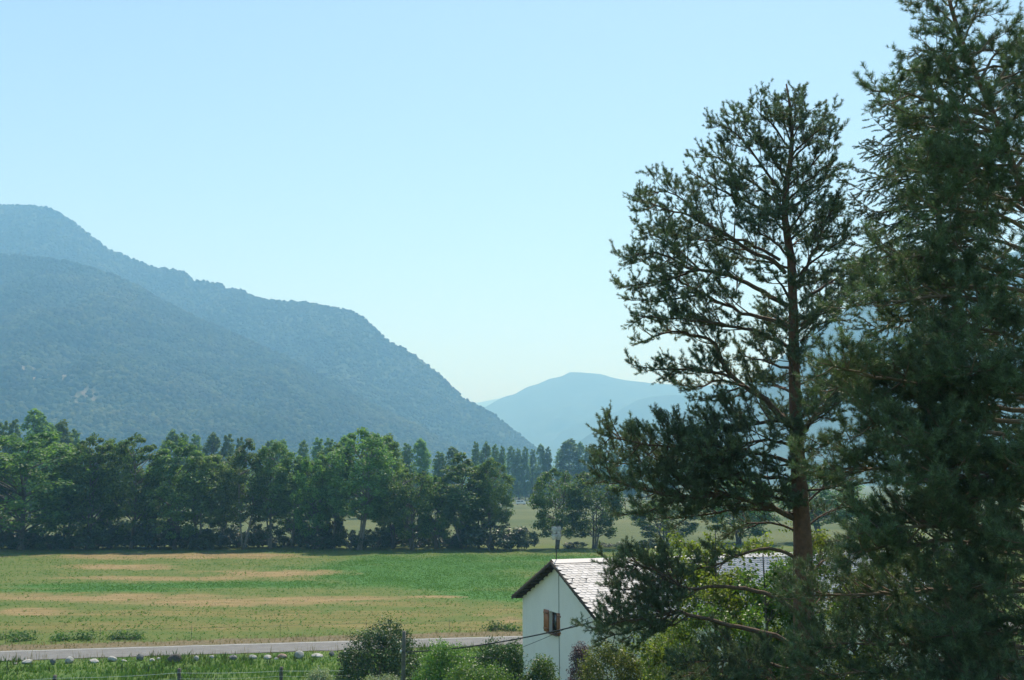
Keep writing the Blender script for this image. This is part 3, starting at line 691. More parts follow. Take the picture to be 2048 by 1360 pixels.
for s in (1, -1): rc.quad((.0, 0, HZ+.055), (LEN, 0, HZ+.055), (LEN, s*.40, HZ+.055-.40*tb), (.0, s*.40, HZ+.055-.40*tb))
rc.obj('ridge_cap', M['slate'], roof)
for px_, py_ in ((1144, 1163), (1172, 1163)):
    d = ray(px_, py_); n_ = gdir*math.sin(BETA)+np.array([0, 0, math.cos(BETA)]); t = ((A-np.array([0, 0, CAMZ]))@n_)/(d@n_); q_ = loc(np.array([0, 0, CAMZ])+d*t)
    b = MB(); b.tube([q_, q_+np.array([0, -.05, .16])], .022, 6); b.tube([q_+np.array([-.1, -.05, .16]), q_+np.array([.1, -.05, .16])], .018, 6); b.tube([q_+np.array([-.02, -.1, -.02]), q_+np.array([.0, -.22, -.10])], .02, 6)
    b.obj('snow_hook', M['metal_dark'], roof)
q_ = loc(at(1209, 1124, Y0+1.4)); b = MB(); b.tube([(q_[0], -.35, HZ-.35), (q_[0], -.32, HZ+.06)], .06, 8); b.obj('vent_pipe', M['metal_dark'], roof)
# antenna on the ridge
am = at(1112, 1122, Y0+.15); ax = loc(am)[0]
ant = empty('television_antenna', tuple(np.array([A[0], A[1], 0])+rdir*ax+np.array([0, 0, HZ-.1])), 'grid panel television antenna on a thin mast above the roof ridge', 'antenna', None, 0.0)
mh = at(1112, 1054, Y0)[2]-HZ+.1
b = MB(); b.tube([(0, 0, -.35), (0, 0, mh)], .022, 8); b.obj('mast', M['metal_dark'], ant, True)
pt, pb, pw_ = mh, at(1112, 1079, Y0)[2]-HZ+.1, 17/F*Y0/2
def panel(zlo, zhi, x0, x1):
    b = MB()
    for z_ in np.linspace(zlo, zhi, 6): b.box(((x0+x1)/2, -.05, z_), (abs(x1-x0), .014, .03))
    for x_ in np.linspace(x0, x1, 4): b.box((x_, -.052, (zlo+zhi)/2), (.026, .012, zhi-zlo))
    b.obj('reflector_grid', M['metal_pale'], ant)
zm = (pt+pb)/2
panel(pb, zm-.03, -pw_, -.02); panel(pb, zm-.03, .02, pw_); panel(zm+.03, pt, -pw_, -.02); panel(zm+.03, pt, .02, pw_)
for s in (-1, 1):
    b = MB(); b.box((s*pw_*.45, -.12, zm+.04), (pw_*.5, .05, .05)); b.obj('dipole', M['clamp_white'], ant)
b = MB(); cx_ = float(rdir[0]*(VER-.03-ax)); cy_ = float(rdir[1]*(VER-.03-ax)); b.tube([(0.02, 0, -.3), (cx_, cy_, -.55), (cx_, cy_, -HZ+wt+.5), (cx_+.01, cy_, -HZ+1.0)], .012, 5); b.obj('down_lead', M['cable_black'], ant)

# ================================================================== ROADSIDE
def boulder(px, py, w_px, h_px, mat, label, seed, group='boulders lining the road'):
    rng = np.random.default_rng(seed)
    import bmesh
    bm = bmesh.new(); bmesh.ops.create_icosphere(bm, subdivisions=3, radius=1.0)
    V = np.array([v.co[:] for v in bm.verts]); T = np.array([[v.index for v in f.verts] for f in bm.faces]); bm.free()
    for k in range(9):                                    # facets: cut the ball with random planes
        n_ = rand_unit(rng, 1)[0]; d = rng.uniform(.62, .92); e = V@n_-d; V = V-np.clip(e, 0, None)[:, None]*n_*.92
    V = V*(1+.16*(fbm(V[:, 0]*2+seed, V[:, 1]*2+V[:, 2]*1.7, 4, seed)-.5)[:, None])
    g_ = grd(px, py); sc_ = F/np.hypot(g_[1], CAMZ)
    V[:, 2] -= V[:, 2].min(); wx = w_px*.9/sc_; hz = h_px/sc_*1.02
    V = V*np.array([wx/2/np.abs(V[:, 0]).max(), wx*.40/np.abs(V[:, 1]).max(), hz/V[:, 2].max()]); V[:, 2] -= .06
    o_ = obj('boulder', mesh_tris('boulder', V, T, M[mat], False), None, (g_[0], g_[1], float(terr(g_[0], g_[1]))), (rng.normal()*.08, rng.normal()*.1, rng.normal()*.25))
    return tag(o_, label, 'boulder', group)
PB = 'pale rounded boulder half sunk in grass along the road'
BL = [(55, 1327, 24, 9, 'stone_pale', None), (105, 1329, 13, 13, 'stone_grey', 'small grey faceted boulder in the roadside grass'), (138, 1326, 19, 14, 'stone_pale', 'whitish lumpy boulder with a grey cleft by the road'), (187, 1325, 21, 9, 'stone_pale', None),
      (224, 1322, 20, 11, 'stone_pale', 'smooth pale egg-shaped boulder tipped on its side by the road'), (248, 1322, 12, 5, 'stone_pale', None), (280, 1320, 16, 14, 'stone_grey', 'pale-topped boulder with dark underside next to small stones'), (304, 1322, 11, 7, 'stone_pale', None), (317, 1320, 9, 7, 'stone_pale', None),
      (350, 1324, 31, 17, 'stone_brown', 'big dark brown squarish boulder by the road'), (392, 1321, 12, 11, 'stone_pale', None), (423, 1316, 12, 7, 'stone_pale', None), (466, 1318, 18, 10, 'stone_grey', 'flat grey boulder sunk between pale ones by the road'), (505, 1317, 18, 9, 'stone_pale', None),
      (536, 1317, 20, 9, 'stone_pale', None), (553, 1318, 10, 5, 'stone_pale', None), (563, 1316, 22, 10, 'stone_red', 'reddish-brown boulder by the road'), (598, 1316, 21, 15, 'stone_pale', 'tall wedge-shaped pale boulder, highest in the roadside line'), (634, 1314, 26, 8, 'stone_pale', 'long low flat boulder by the road'),
      (663, 1313, 12, 11, 'stone_grey', None), (689, 1312, 15, 11, 'stone_pale', None), (705, 1309, 10, 12, 'stone_pale', None), (30, 1329, 10, 5, 'stone_pale', None)]
for i, (a_, b_, c_, d_, m_, l_) in enumerate(BL):
    boulder(a_, b_, c_, d_, m_, l_ or PB, 200+i)
# wooden post-and-wire fence on the near meadow edge
FY = 57.5
fence = empty('wire_fence', tuple(at(330, 1372, FY)*np.array([1, 1, 0])), 'low fence of weathered wooden posts with pale strands', 'fence')
fx0, fy0 = fence.location.x, fence.location.y
posts = []
for k, (px_, top_, yy_) in enumerate(((-120, 1362, 57.0), (110, 1350, 57.3), (359, 1337, 57.6), (563, 1334, 58.6), (760, 1330, 59.5))):
    t_ = at(px_, top_, yy_); hgt = t_[2]
    rp = np.random.default_rng(40+k); n_ = 10; zz = np.linspace(-.3, hgt, 6)
    b = MB(); b.tube(np.stack([t_[0]-fx0+rp.normal(size=6)*.008, yy_-fy0+rp.normal(size=6)*.008, zz], -1), .10+rp.normal(size=6)*.006, n_)
    b.obj('post', M['post_wood'], fence); posts.append((t_[0]-fx0, yy_-fy0, hgt))
for fr in (.80, .5, .25):
    for a_, b_ in zip(posts[:-1], posts[1:]):
        P = np.array([[a_[0]+(b_[0]-a_[0])*t, a_[1]-.11+(b_[1]-a_[1])*t, (a_[2]*(1-t)+b_[2]*t)*fr-.06*4*t*(1-t)] for t in np.linspace(0, 1, 9)])
        b = MB(); b.tube(P, .010 if fr > .6 else .006, 5, False); b.obj('wire', M['wire_pale'], fence)
# electric fence with thin stakes between road and meadow
ef = empty('electric_fence', (0, float(yfar(0)+3), 0), 'hair-thin wire on slender stakes along the far road edge', 'fence')
for x_ in np.arange(-42, 30, 6.2):
    b = MB(); b.tube([(x_, yfar(x_)-yfar(0)+.1, -.2), (x_, yfar(x_)-yfar(0)+.1, .95)], .014, 5); b.obj('stake', M['metal_dark'], ef)
b = MB(); b.tube([(x_, yfar(x_)-yfar(0)+.1, .8-.05*(i % 2)) for i, x_ in enumerate(np.arange(-42, 26, 3.1))], .006, 4, False); b.obj('wire', M['metal_dark'], ef)
# utility pole and cables
PY = 46.0; pt_ = at(808, 1262, PY); pbz = float(terr(pt_[0], PY))
pole = empty('utility_pole', (pt_[0], PY, pbz), 'short weathered wooden utility pole in front of the dark bush', 'pole')
zz = np.linspace(-.3, pt_[2]-pbz, 9); rp = np.random.default_rng(5)
b = MB(); b.tube(np.stack([rp.normal(size=9)*.006, rp.normal(size=9)*.006, zz], -1), np.linspace(.105, .085, 9), 12); b.obj('post', M['pole_wood'], pole, True)
ca = at(815, 1304, PY-.12); 
b = MB(); b.tube([(.02, -.13, ca[2]-pbz), (.02, .13, ca[2]-pbz)], .025, 8); b.obj('bracket', M['metal_dark'], pole)
b = MB(); b.tube([(-.14, -.08, ca[2]-pbz-.06), (-.10, -.11, ca[2]-pbz+.08)], .045, 8); b.obj('insulator', M['clamp_white'], pole, True)
def sag(a, b_, s, n=24):
    t = np.linspace(0, 1, n)[:, None]; P = a*(1-t)+b_*t; P[:, 2] -= s*4*(t*(1-t))[:, 0]; return P
def cable(name, P, r, label):
    b = MB(); c0 = P[0]; b.tube(P-c0, r, 6); o_ = b.obj(name, M['cable_black'], None, True, tuple(c0)); return tag(o_, label, 'cable')
e1 = at(1420, 1172, 33.0)
cable('overhead_cable', sag(ca, e1, .42), .028, 'thick black overhead cable running from the utility pole past the house')
cable('service_wire', sag(at(1040, 1296, 47.0), at(1260, 1192, 40.0), .1), .011, 'thin dark wire slanting up across the white gable wall')
cable('telephone_wire', sag(at(815, 1306, PY-.1), at(1010, 1316, 40), .05), .009, 'thin wire running low through the green bushes from the pole')
clp = at(1113, 1262, 42.5)
b = MB(); b.tube([(-.14, 0, -.03), (.10, 0, 0), (.16, 0, .06)], .035, 8); o_ = b.obj('cable_clamp', M['frame_wood'], None, True, tuple(clp)); tag(o_, 'small brown clamp on the thick overhead cable in front of the window', 'clamp')
# van on the far road
vg = at(1041, 1009, 472.0); van = empty('van', (vg[0]+.2, 472.0, .05), 'small white van on the far road seen through the gap in the trees', 'van')
b = MB(); pr = [(-2.3, .4), (-2.3, 1.7), (-2.1, 2.1), (1.2, 2.1), (1.75, 1.3), (2.35, 1.1), (2.4, .4)]
for s in (-.95, .95): b.poly([(x, s, z) for x, z in pr])
for (x0, z0), (x1, z1) in zip(pr, pr[1:]+pr[:1]): b.quad((x0, -.95, z0), (x1, -.95, z1), (x1, .95, z1), (x0, .95, z0))
b.obj('body', M['van_white'], van)
for x_ in (-1.5, 1.5):
    for s in (-.9, .9):
        b = MB(); b.tube([(x_, s-.1, .36), (x_, s+.1, .36)], .36, 14); b.obj('wheel', M['rubber'], van)
for x0, x1 in ((-1.9, -.4), (-.2, 1.1)):
    b = MB(); b.quad((x0, -.956, 1.3), (x1, -.956, 1.3), (x1-.12 if x1 > 1 else x1, -.956, 1.85), (x0, -.956, 1.85)); b.obj('window', M['glass'], van)
b = MB(); b.quad((1.76, -.8, 1.36), (1.76, .8, 1.36), (1.28, .8, 2.04), (1.28, -.8, 2.04)); b.obj('windscreen', M['glass'], van)
gr_ = MB(); gr_.box((0, 0, .62), (60, .06, .28)); 
guard = empty('guard_rail', (vg[0]+8, 468.0, 0), 'pale crash barrier along the far road', 'barrier')
gr_.obj('rail', M['metal_pale'], guard)
for x_ in np.arange(-28, 29, 4): b = MB(); b.box((x_, .08, .3), (.1, .1, .72)); b.obj('post', M['metal_pale'], guard)
# ================================================================== NEAR SHRUBS AND GARDEN TREES
def shrub_near(name, px, pytop, Y, wpx, lmat, label, seed, lsize=.07, dens=1.0, stems=7, hmin=None, cat='shrub', group=None, depth=1.0):
    rng = np.random.default_rng(seed); t_ = at(px, pytop, Y); z0 = float(terr(t_[0], Y)); H = t_[2]-z0; W = wpx/F*Y/2
    N_ = dens*4.2*2*W*H/(.31*lsize**2); per = 40; n = max(12, int(N_/per)); u = rng.random(n); th = rng.uniform(0, 6.28, n)
    hh = (hmin or .12)+(1-(hmin or .12))*u**.8
    rr = W*(.72+.56*fbm(np.cos(th)*1.6+seed, np.sin(th)*1.6+hh*2.2, 3, seed+1))*np.sqrt(np.clip(1-((hh-.45)/.6)**2, .05, 1))*np.sqrt(rng.uniform(.15, 1.05, n))
    C = np.stack([rr*np.cos(th), rr*np.sin(th)*depth, hh*H*(.88+.12*rng.random(n))], -1)
    C[:, 2] *= .82+.3*fbm(C[:, 0]*1.3+seed, C[:, 1]*1.3, 3, seed)
    who = np.repeat(np.arange(n), per); cs = lsize*(2.6+1.6*rng.random(n))
    d = rand_unit(rng, len(who)); P = C[who]+d*(cs[who]*rng.random(len(who))**.5)[:, None]
    nm = d*.6+rand_unit(rng, len(who))*.8+np.array([0, 0, .45]); nm /= np.linalg.norm(nm, axis=1, keepdims=True)
    V, T = leaves(P, nm, lsize*rng.uniform(.6, 1.4, len(who)), rng)
    e = empty(name, (t_[0], Y, z0), label, cat, group)
    wb = MB()
    for k in range(stems):
        a = rng.uniform(0, 6.28); c = C[rng.integers(n)]
        wb.tube(spline([(.15*math.cos(a), .15*math.sin(a), -.2), (c[0]*.4, c[1]*.4, c[2]*.55), c], 7), np.linspace(.045, .01, 7), 5, False)
    for c in C[::max(1, n//60)]:
        s0 = c*np.array([.35, .35, .6]); wb.tube(spline([s0, s0*.5+c*.5+np.array([0, 0, .06]), c], 4), np.linspace(.018, .006, 4), 4, False)
    wb.obj('stems', M['bark_grey'], e, True); obj('foliage', mesh_tris(name+'_foliage', V, T, lmat), e)['kind'] = 'stuff'
    return e
shrub_near('shrub', 762, 1246, 58.5, 140, M['leaf_darkbush'], 'dark glossy rounded bush behind the utility pole', 301, .13, .8)
shrub_near('shrub', 700, 1305, 60.0, 46, M['leaf_darkbush'], 'small dark bush joined to the rounded bush by the boulders', 302, .12, .9)
GS = 'bright green shrubs in front of the white house'
shrub_near('shrub', 905, 1282, 44.0, 150, M['leaf_fresh'], 'leafy mid green shrub right beside the utility pole', 303, .085, .8)
shrub_near('shrub', 1000, 1270, 43.0, 125, M['leaf_darkbush'], 'darker shrub under the overhead cable against the gable corner', 304, .085, .75)
shrub_near('shrub', 960, 1318, 40.0, 200, M['leaf_fresh'], 'low spreading bright shrub below the overhead cable', 305, .08, .7)
shrub_near('shrub', 1085, 1312, 42.0, 80, M['leaf_fresh'], 'small fresh green shrub at the foot of the white gable', 306, .08, .9)
shrub_near('shrub', 1163, 1288, 41.0, 60, M['leaf_purple'], 'purple-brown leaved shrub against the white gable wall', 307, .06, .8)
shrub_near('shrub', 1225, 1275, 36.0, 150, M['leaf_yellow'], 'sunlit yellow-green shrub left of the pine trunk below its lowest bough'.replace(' left of', ' beside'), 308, .07, .7)
shrub_near('shrub', 1340, 1240, 35.0, 150, M['leaf_yellow'], 'taller yellow-green shrub behind the lowest pine bough', 309, .07, .7)
shrub_near('shrub', 640, 1338, 52.0, 70, M['leaf_silver'], 'pale silvery plant clump near the last fence post', 310, .09, .7)
shrub_near('shrub', 755, 1346, 48.0, 110, M['leaf_silver'], 'pale silvery low plants at the foot of the dark bush', 311, .08, .6)
# weeds on the far road edge
GW = 'rough weed clumps along the far road edge'
for k, (a_, b_, c_) in enumerate(((40, 1268, 60), (122, 1272, 40), (172, 1268, 42), (255, 1268, 44), (232, 1276, 30), (12, 1276, 40), (990, 1250, 40), (1018, 1254, 40))):
    shrub_near('weed_clump', a_, b_+5, 74.5+k*.15 if a_ < 600 else 79.5, c_, M['grass_weed'], 'scruffy dark green weed clump at the meadow\'s road edge' if a_ < 600 else 'weed clump by the far road edge close to the house corner', 320+k, .17, .16, 3, None, 'weed', GW)

def garden_tree(name, seed, px, pytop, Y, wpx, lmat, label, lsize, nlimb, ntw, nleaf, hlow=.15, bm_='bark_grey', tr=.09, lean=0.0):
    """airy broadleaf: slender ascending limbs, twigs and separate small leaves"""
    rng = np.random.default_rng(seed); t_ = at(px, pytop, Y); z0 = float(terr(t_[0], Y)); H = t_[2]-z0; W = wpx/F*Y/2
    wb = MB(); LP = []
    tk = spline([(0, 0, -.3), (lean*.5+rng.normal()*.1, rng.normal()*.1, H*.45), (lean, 0, H*.95)], 14); wb.tube(tk, np.linspace(tr, .015, 14), 7)
    for i in range(nlimb):
        f = hlow+(.9-hlow)*((i+rng.random())/nlimb); s0 = tk[int(f*13)]; a = rng.uniform(0, 6.28)
        L = W*(1.05-.55*f)*rng.uniform(.7, 1.1); d = np.array([math.cos(a), math.sin(a)*.8, 0])
        e = s0+d*L+np.array([0, 0, L*rng.uniform(.25, .8)]); m_ = s0*.5+e*.5+np.array([0, 0, .12*L])
        P = spline([s0, m_, e], 9); wb.tube(P, np.linspace(tr*.42*(1-.5*f), .008, 9), 5, False)
        for j in range(ntw):
            k = rng.integers(2, 9); q0 = P[k]; dd = rand_unit(rng, 1)[0]*.8+d*.5+np.array([0, 0, .1]); l = rng.uniform(.3, .8)*W*.4
            e2 = q0+dd*l; m2 = q0*.5+e2*.5+np.array([0, 0, .08*l]); e2 = e2-np.array([0, 0, .25*l]); Q = spline([q0, m2, e2], 6); wb.tube(Q, np.linspace(.010, .004, 6), 3, False)
            LP.append(Q[rng.integers(1, 6, nleaf)]+rng.normal(size=(nleaf, 3))*.09)
    P = np.concatenate(LP); nm = rand_unit(rng, len(P))+np.array([0, 0, .5]); nm /= np.linalg.norm(nm, axis=1, keepdims=True)
    V, T = leaves(P, nm, lsize*rng.uniform(.6, 1.4, len(P)), rng, .7)
    e = empty(name, (t_[0], Y, z0), label, 'tree'); wb.obj('trunk', M[bm_], e, True); obj('crown', mesh_tris(name+'_crown', V, T, lmat), e)['kind'] = 'stuff'; return e
garden_tree('broadleaf_tree', 401, 1430, 1035, 31.0, 330, M['leaf_yellow'], 'airy sunlit broadleaf tree behind the trunk and lower boughs of the open-crowned pine', .10, 40, 15, 44, .10)
garden_tree('broadleaf_tree', 402, 1690, 970, 30.0, 300, M['leaf_yellow'], 'broadleaf tree with small yellow-green leaves glimpsed between the two pine trunks', .09, 36, 15, 40, .10)
garden_tree('broadleaf_tree', 403, 1525, 1085, 29.0, 330, M['leaf_fresh'], 'low leafy tree directly behind the foot of the reddish pine trunk', .095, 32, 15, 42, .08)
garden_tree('broadleaf_tree', 404, 1900, 900, 27.0, 360, M['leaf_darkbush'], 'dark leafy tree filling the shade behind the thin bare-branched pine', .08, 38, 15, 40, .06)

# ================================================================== CONIFERS
UP = np.array([0, 0, 1.0])
def nrm(v): return v/(np.linalg.norm(v)+1e-9)
def needles(B, Dr, Ln, rng, k, nl, nw, spread=(38, 82)):
    """k narrow triangular needles round every shoot"""
    n = len(B); who = np.repeat(np.arange(n), k); m = n*k
    d = Dr[who]; p = np.cross(d, rand_unit(rng, m)); p /= np.linalg.norm(p, axis=1, keepdims=True)+1e-9
    a = np.radians(rng.uniform(spread[0], spread[1], m)); q = rng.random(m)
    q = q**.8
    a = a*(1.05-.55*q**2)
    nd_ = d*np.cos(a)[:, None]+p*np.sin(a)[:, None]
    s = B[who]+d*(Ln[who]*q)[:, None]
    side = np.cross(nd_, rand_unit(rng, m)); side /= np.linalg.norm(side, axis=1, keepdims=True)+1e-9
    l = nl*rng.uniform(.75, 1.2, m)
    V = np.stack([s-side*nw/2, s+side*nw/2, s+nd_*l[:, None]], 1)
    return V.reshape(-1, 3), np.arange(m*3).reshape(-1, 3)
def tuft_group(name, seed, L, k, nl, nw, mat, spread=(38, 82)):
    """node group that sets one needle tuft on every shoot point (shoot axis = local x)"""
    rng = np.random.default_rng(seed)
    V, T = needles(np.zeros((1, 3)), np.array([[1.0, 0, 0]]), np.array([L]), rng, k, nl, nw, spread)
    tuft = bpy.data.objects.new(name, mesh_tris(name, V, T, mat))
    gn = bpy.data.node_groups.new(name, 'GeometryNodeTree')
    gn.interface.new_socket('Geometry', in_out='INPUT', socket_type='NodeSocketGeometry'); gn.interface.new_socket('Geometry', in_out='OUTPUT', socket_type='NodeSocketGeometry')
    N, Lk = gn.nodes, gn.links; gi, go = N.new('NodeGroupInput'), N.new('NodeGroupOutput')
    oi = N.new('GeometryNodeObjectInfo'); oi.inputs['Object'].default_value = tuft
    ip = N.new('GeometryNodeInstanceOnPoints'); Lk.new(gi.outputs[0], ip.inputs['Points']); Lk.new(oi.outputs['Geometry'], ip.inputs['Instance'])
    a1 = N.new('GeometryNodeInputNamedAttribute'); a1.data_type = 'FLOAT'; a1.inputs['Name'].default_value = 'sz'; Lk.new(a1.outputs[0], ip.inputs['Scale'])
    a2 = N.new('GeometryNodeInputNamedAttribute'); a2.data_type = 'FLOAT_VECTOR'; a2.inputs['Name'].default_value = 'ro'; Lk.new(a2.outputs[0], ip.inputs['Rotation'])
    Lk.new(ip.outputs[0], go.inputs[0]); return gn
def tufts(name, B, Dr, Ls, L0, rng, gn, parent):
    n = len(B); me = bpy.data.meshes.new(name); me.vertices.add(n); me.vertices.foreach_set('co', np.ascontiguousarray(B, np.float32).ravel())
    ro = np.stack([rng.uniform(0, 6.283, n), -np.arcsin(np.clip(Dr[:, 2], -1, 1)), np.arctan2(Dr[:, 1], Dr[:, 0])], -1)
    x = me.attributes.new('ro', 'FLOAT_VECTOR', 'POINT'); x.data.foreach_set('vector', np.ascontiguousarray(ro, np.float32).ravel())
    x = me.attributes.new('sz', 'FLOAT', 'POINT'); x.data.foreach_set('value', np.ascontiguousarray(Ls/L0, np.float32))
    o = obj(name, me, parent); o.modifiers.new('needles', 'NODES').node_group = gn; o['kind'] = 'stuff'; return o
def grow_limb(rng, P, r0, step2=.17, l2=(.38, 1.35), step3=.10, l3=(.16, .42), bare=.26, shoot=.075, upc=.35, dead=.0, end_r=.007, sstep_=.055, flat=.7):
    """P: limb polyline -> wood MB, shoot bases / directions / lengths"""
    wb = MB(); n = max(8, int(np.linalg.norm(np.diff(P, axis=0), axis=1).sum()/.22)); C = spline(P, n)
    C[1:-1] += rng.normal(size=(n-2, 3))*.018
    L = np.linalg.norm(np.diff(C, axis=0), axis=1).sum(); tt = np.linspace(0, 1, n)
    r0 = r0*.74
    wb.tube(C, r0*(1-tt)**.8+end_r, 7 if r0 > .04 else 5, False)
    B, Dd, Ls = [], [], []
    def shoots(Q, f0):
        l = np.linalg.norm(Q[-1]-Q[0]); k = max(2, int(l/sstep_)); 
        for f in np.linspace(f0, 1, k):
            i = min(int(f*(len(Q)-1)), len(Q)-2); fr = f*(len(Q)-1)-i; p = Q[i]*(1-fr)+Q[i+1]*fr; d = nrm(Q[i+1]-Q[i])
            sd = nrm(d*.9+rng.normal(size=3)*.55+UP*upc) if f < .97 else nrm(d+UP*upc*.6)
            B.append(p); Dd.append(sd); Ls.append(shoot*rng.uniform(.6, 1.35))
    t = bare; side = 1
    while t < 1.0:
        i = min(int(t*(n-1)), n-2); p = C[i]; d = nrm(C[i+1]-C[i]); side = -side
        lat = nrm(np.cross(d, UP))*side
        roll = rng.normal()*(1.15-flat)*1.4
        v = nrm(d*rng.uniform(.35, .95)+(lat*math.cos(roll)+UP*math.sin(roll))*rng.uniform(.6, 1.0)+UP*rng.uniform(-.05, .4))
        ln = min(l2[1], L*.42)*(1.08-.72*t)*rng.uniform(.65, 1.2); ln = max(ln, l2[0])
        e = p+v*ln+UP*ln*.10; Q = spline([p, p+v*ln*.5-UP*ln*.03, e], 7); r0 = r0
        isdead = rng.random() < dead*(1.2-t)
        wb.tube(Q, np.linspace(min(r0*.38, .022)*(1-.4*t)+.004, .004, 7), 4, False)
        u = .22+rng.random()*.1; sd3 = 1
        while u < 1.0:
            j = min(int(u*6), 5); fr = u*6-j; q0 = Q[j]*(1-fr)+Q[j+1]*fr; dq = nrm(Q[j+1]-Q[j]); sd3 = -sd3
            lt = nrm(np.cross(dq, UP))*sd3; rl = rng.normal()*.8
            vv = nrm(dq*rng.uniform(.4, 1.0)+(lt*math.cos(rl)+UP*math.sin(rl))*.8+UP*rng.uniform(0, .45))
            l_ = rng.uniform(*l3)*(1.15-.5*u); S = spline([q0, q0+vv*l_*.5, q0+vv*l_+UP*l_*.18], 4)
            wb.tube(S[::3], np.array([.005, .0025]), 3, False)
            if not isdead: shoots(S, .22)
            u += step3/ln*rng.uniform(.7, 1.3)
        if not isdead: shoots(Q, .72)
        t += step2/L*rng.uniform(.65, 1.35)
    shoots(C[-5:], .2)
    return wb, np.array(B).reshape(-1, 3), np.array(Dd).reshape(-1, 3), np.array(Ls)
def conifer(name, label, trunk, rad, limbs, nmat, seed, k=13, nl=.068, nw=.0105, barkm='bark_pine', limbm='bark_limb', **gk):
    """trunk: world polyline; limbs: (polyline, radius, options)"""
    rng = np.random.default_rng(seed); tp = spline(trunk, 34); o = tp[0].copy()
    e = empty(name, tuple(o), label, 'tree')
    rr = np.interp(np.linspace(0, 1, 34), np.linspace(0, 1, len(rad)), rad)
    wb = MB(); n = 18; wb.tube(tp-o, rr, n)
    Vt = wb.V[0]; Vt += (fbm(Vt[:, 2]*2.2+Vt[:, 0]*9, Vt[:, 1]*9, 3, seed)-.5)[:, None]*.03*np.sign(Vt-np.repeat(tp-o, n, axis=0))
    wb.obj('trunk', M[barkm], e, True)
    tot = 0; grp = tuft_group('pine_tuft', seed, .075, k, nl, nw, nmat)
    for P, r0, op in limbs:
        kk = dict(gk); kk.update(op)
        wb, B, Dd, Ls = grow_limb(rng, np.asarray(P), r0, **kk)
        p0 = np.asarray(P)[0]
        wb.V = [v-o for v in wb.V]
        br = wb.obj('branch', M[limbm], e, True)
        if len(B):
            tufts('needles', B-o, Dd, Ls, .075, rng, grp, br); tot += len(B)
    print(name, 'needle tris', tot)
    return e
def limbpx(pts, Y, dep, r, **op):
    """limb traced in the photograph; dep: how far its tip comes towards (-) or goes away from (+) the camera"""
    n = len(pts); f = np.linspace(0, 1, n)**1.2
    return (np.array([at(a, b, Y+dep*g_) for (a, b), g_ in zip(pts, f)]), r, op)

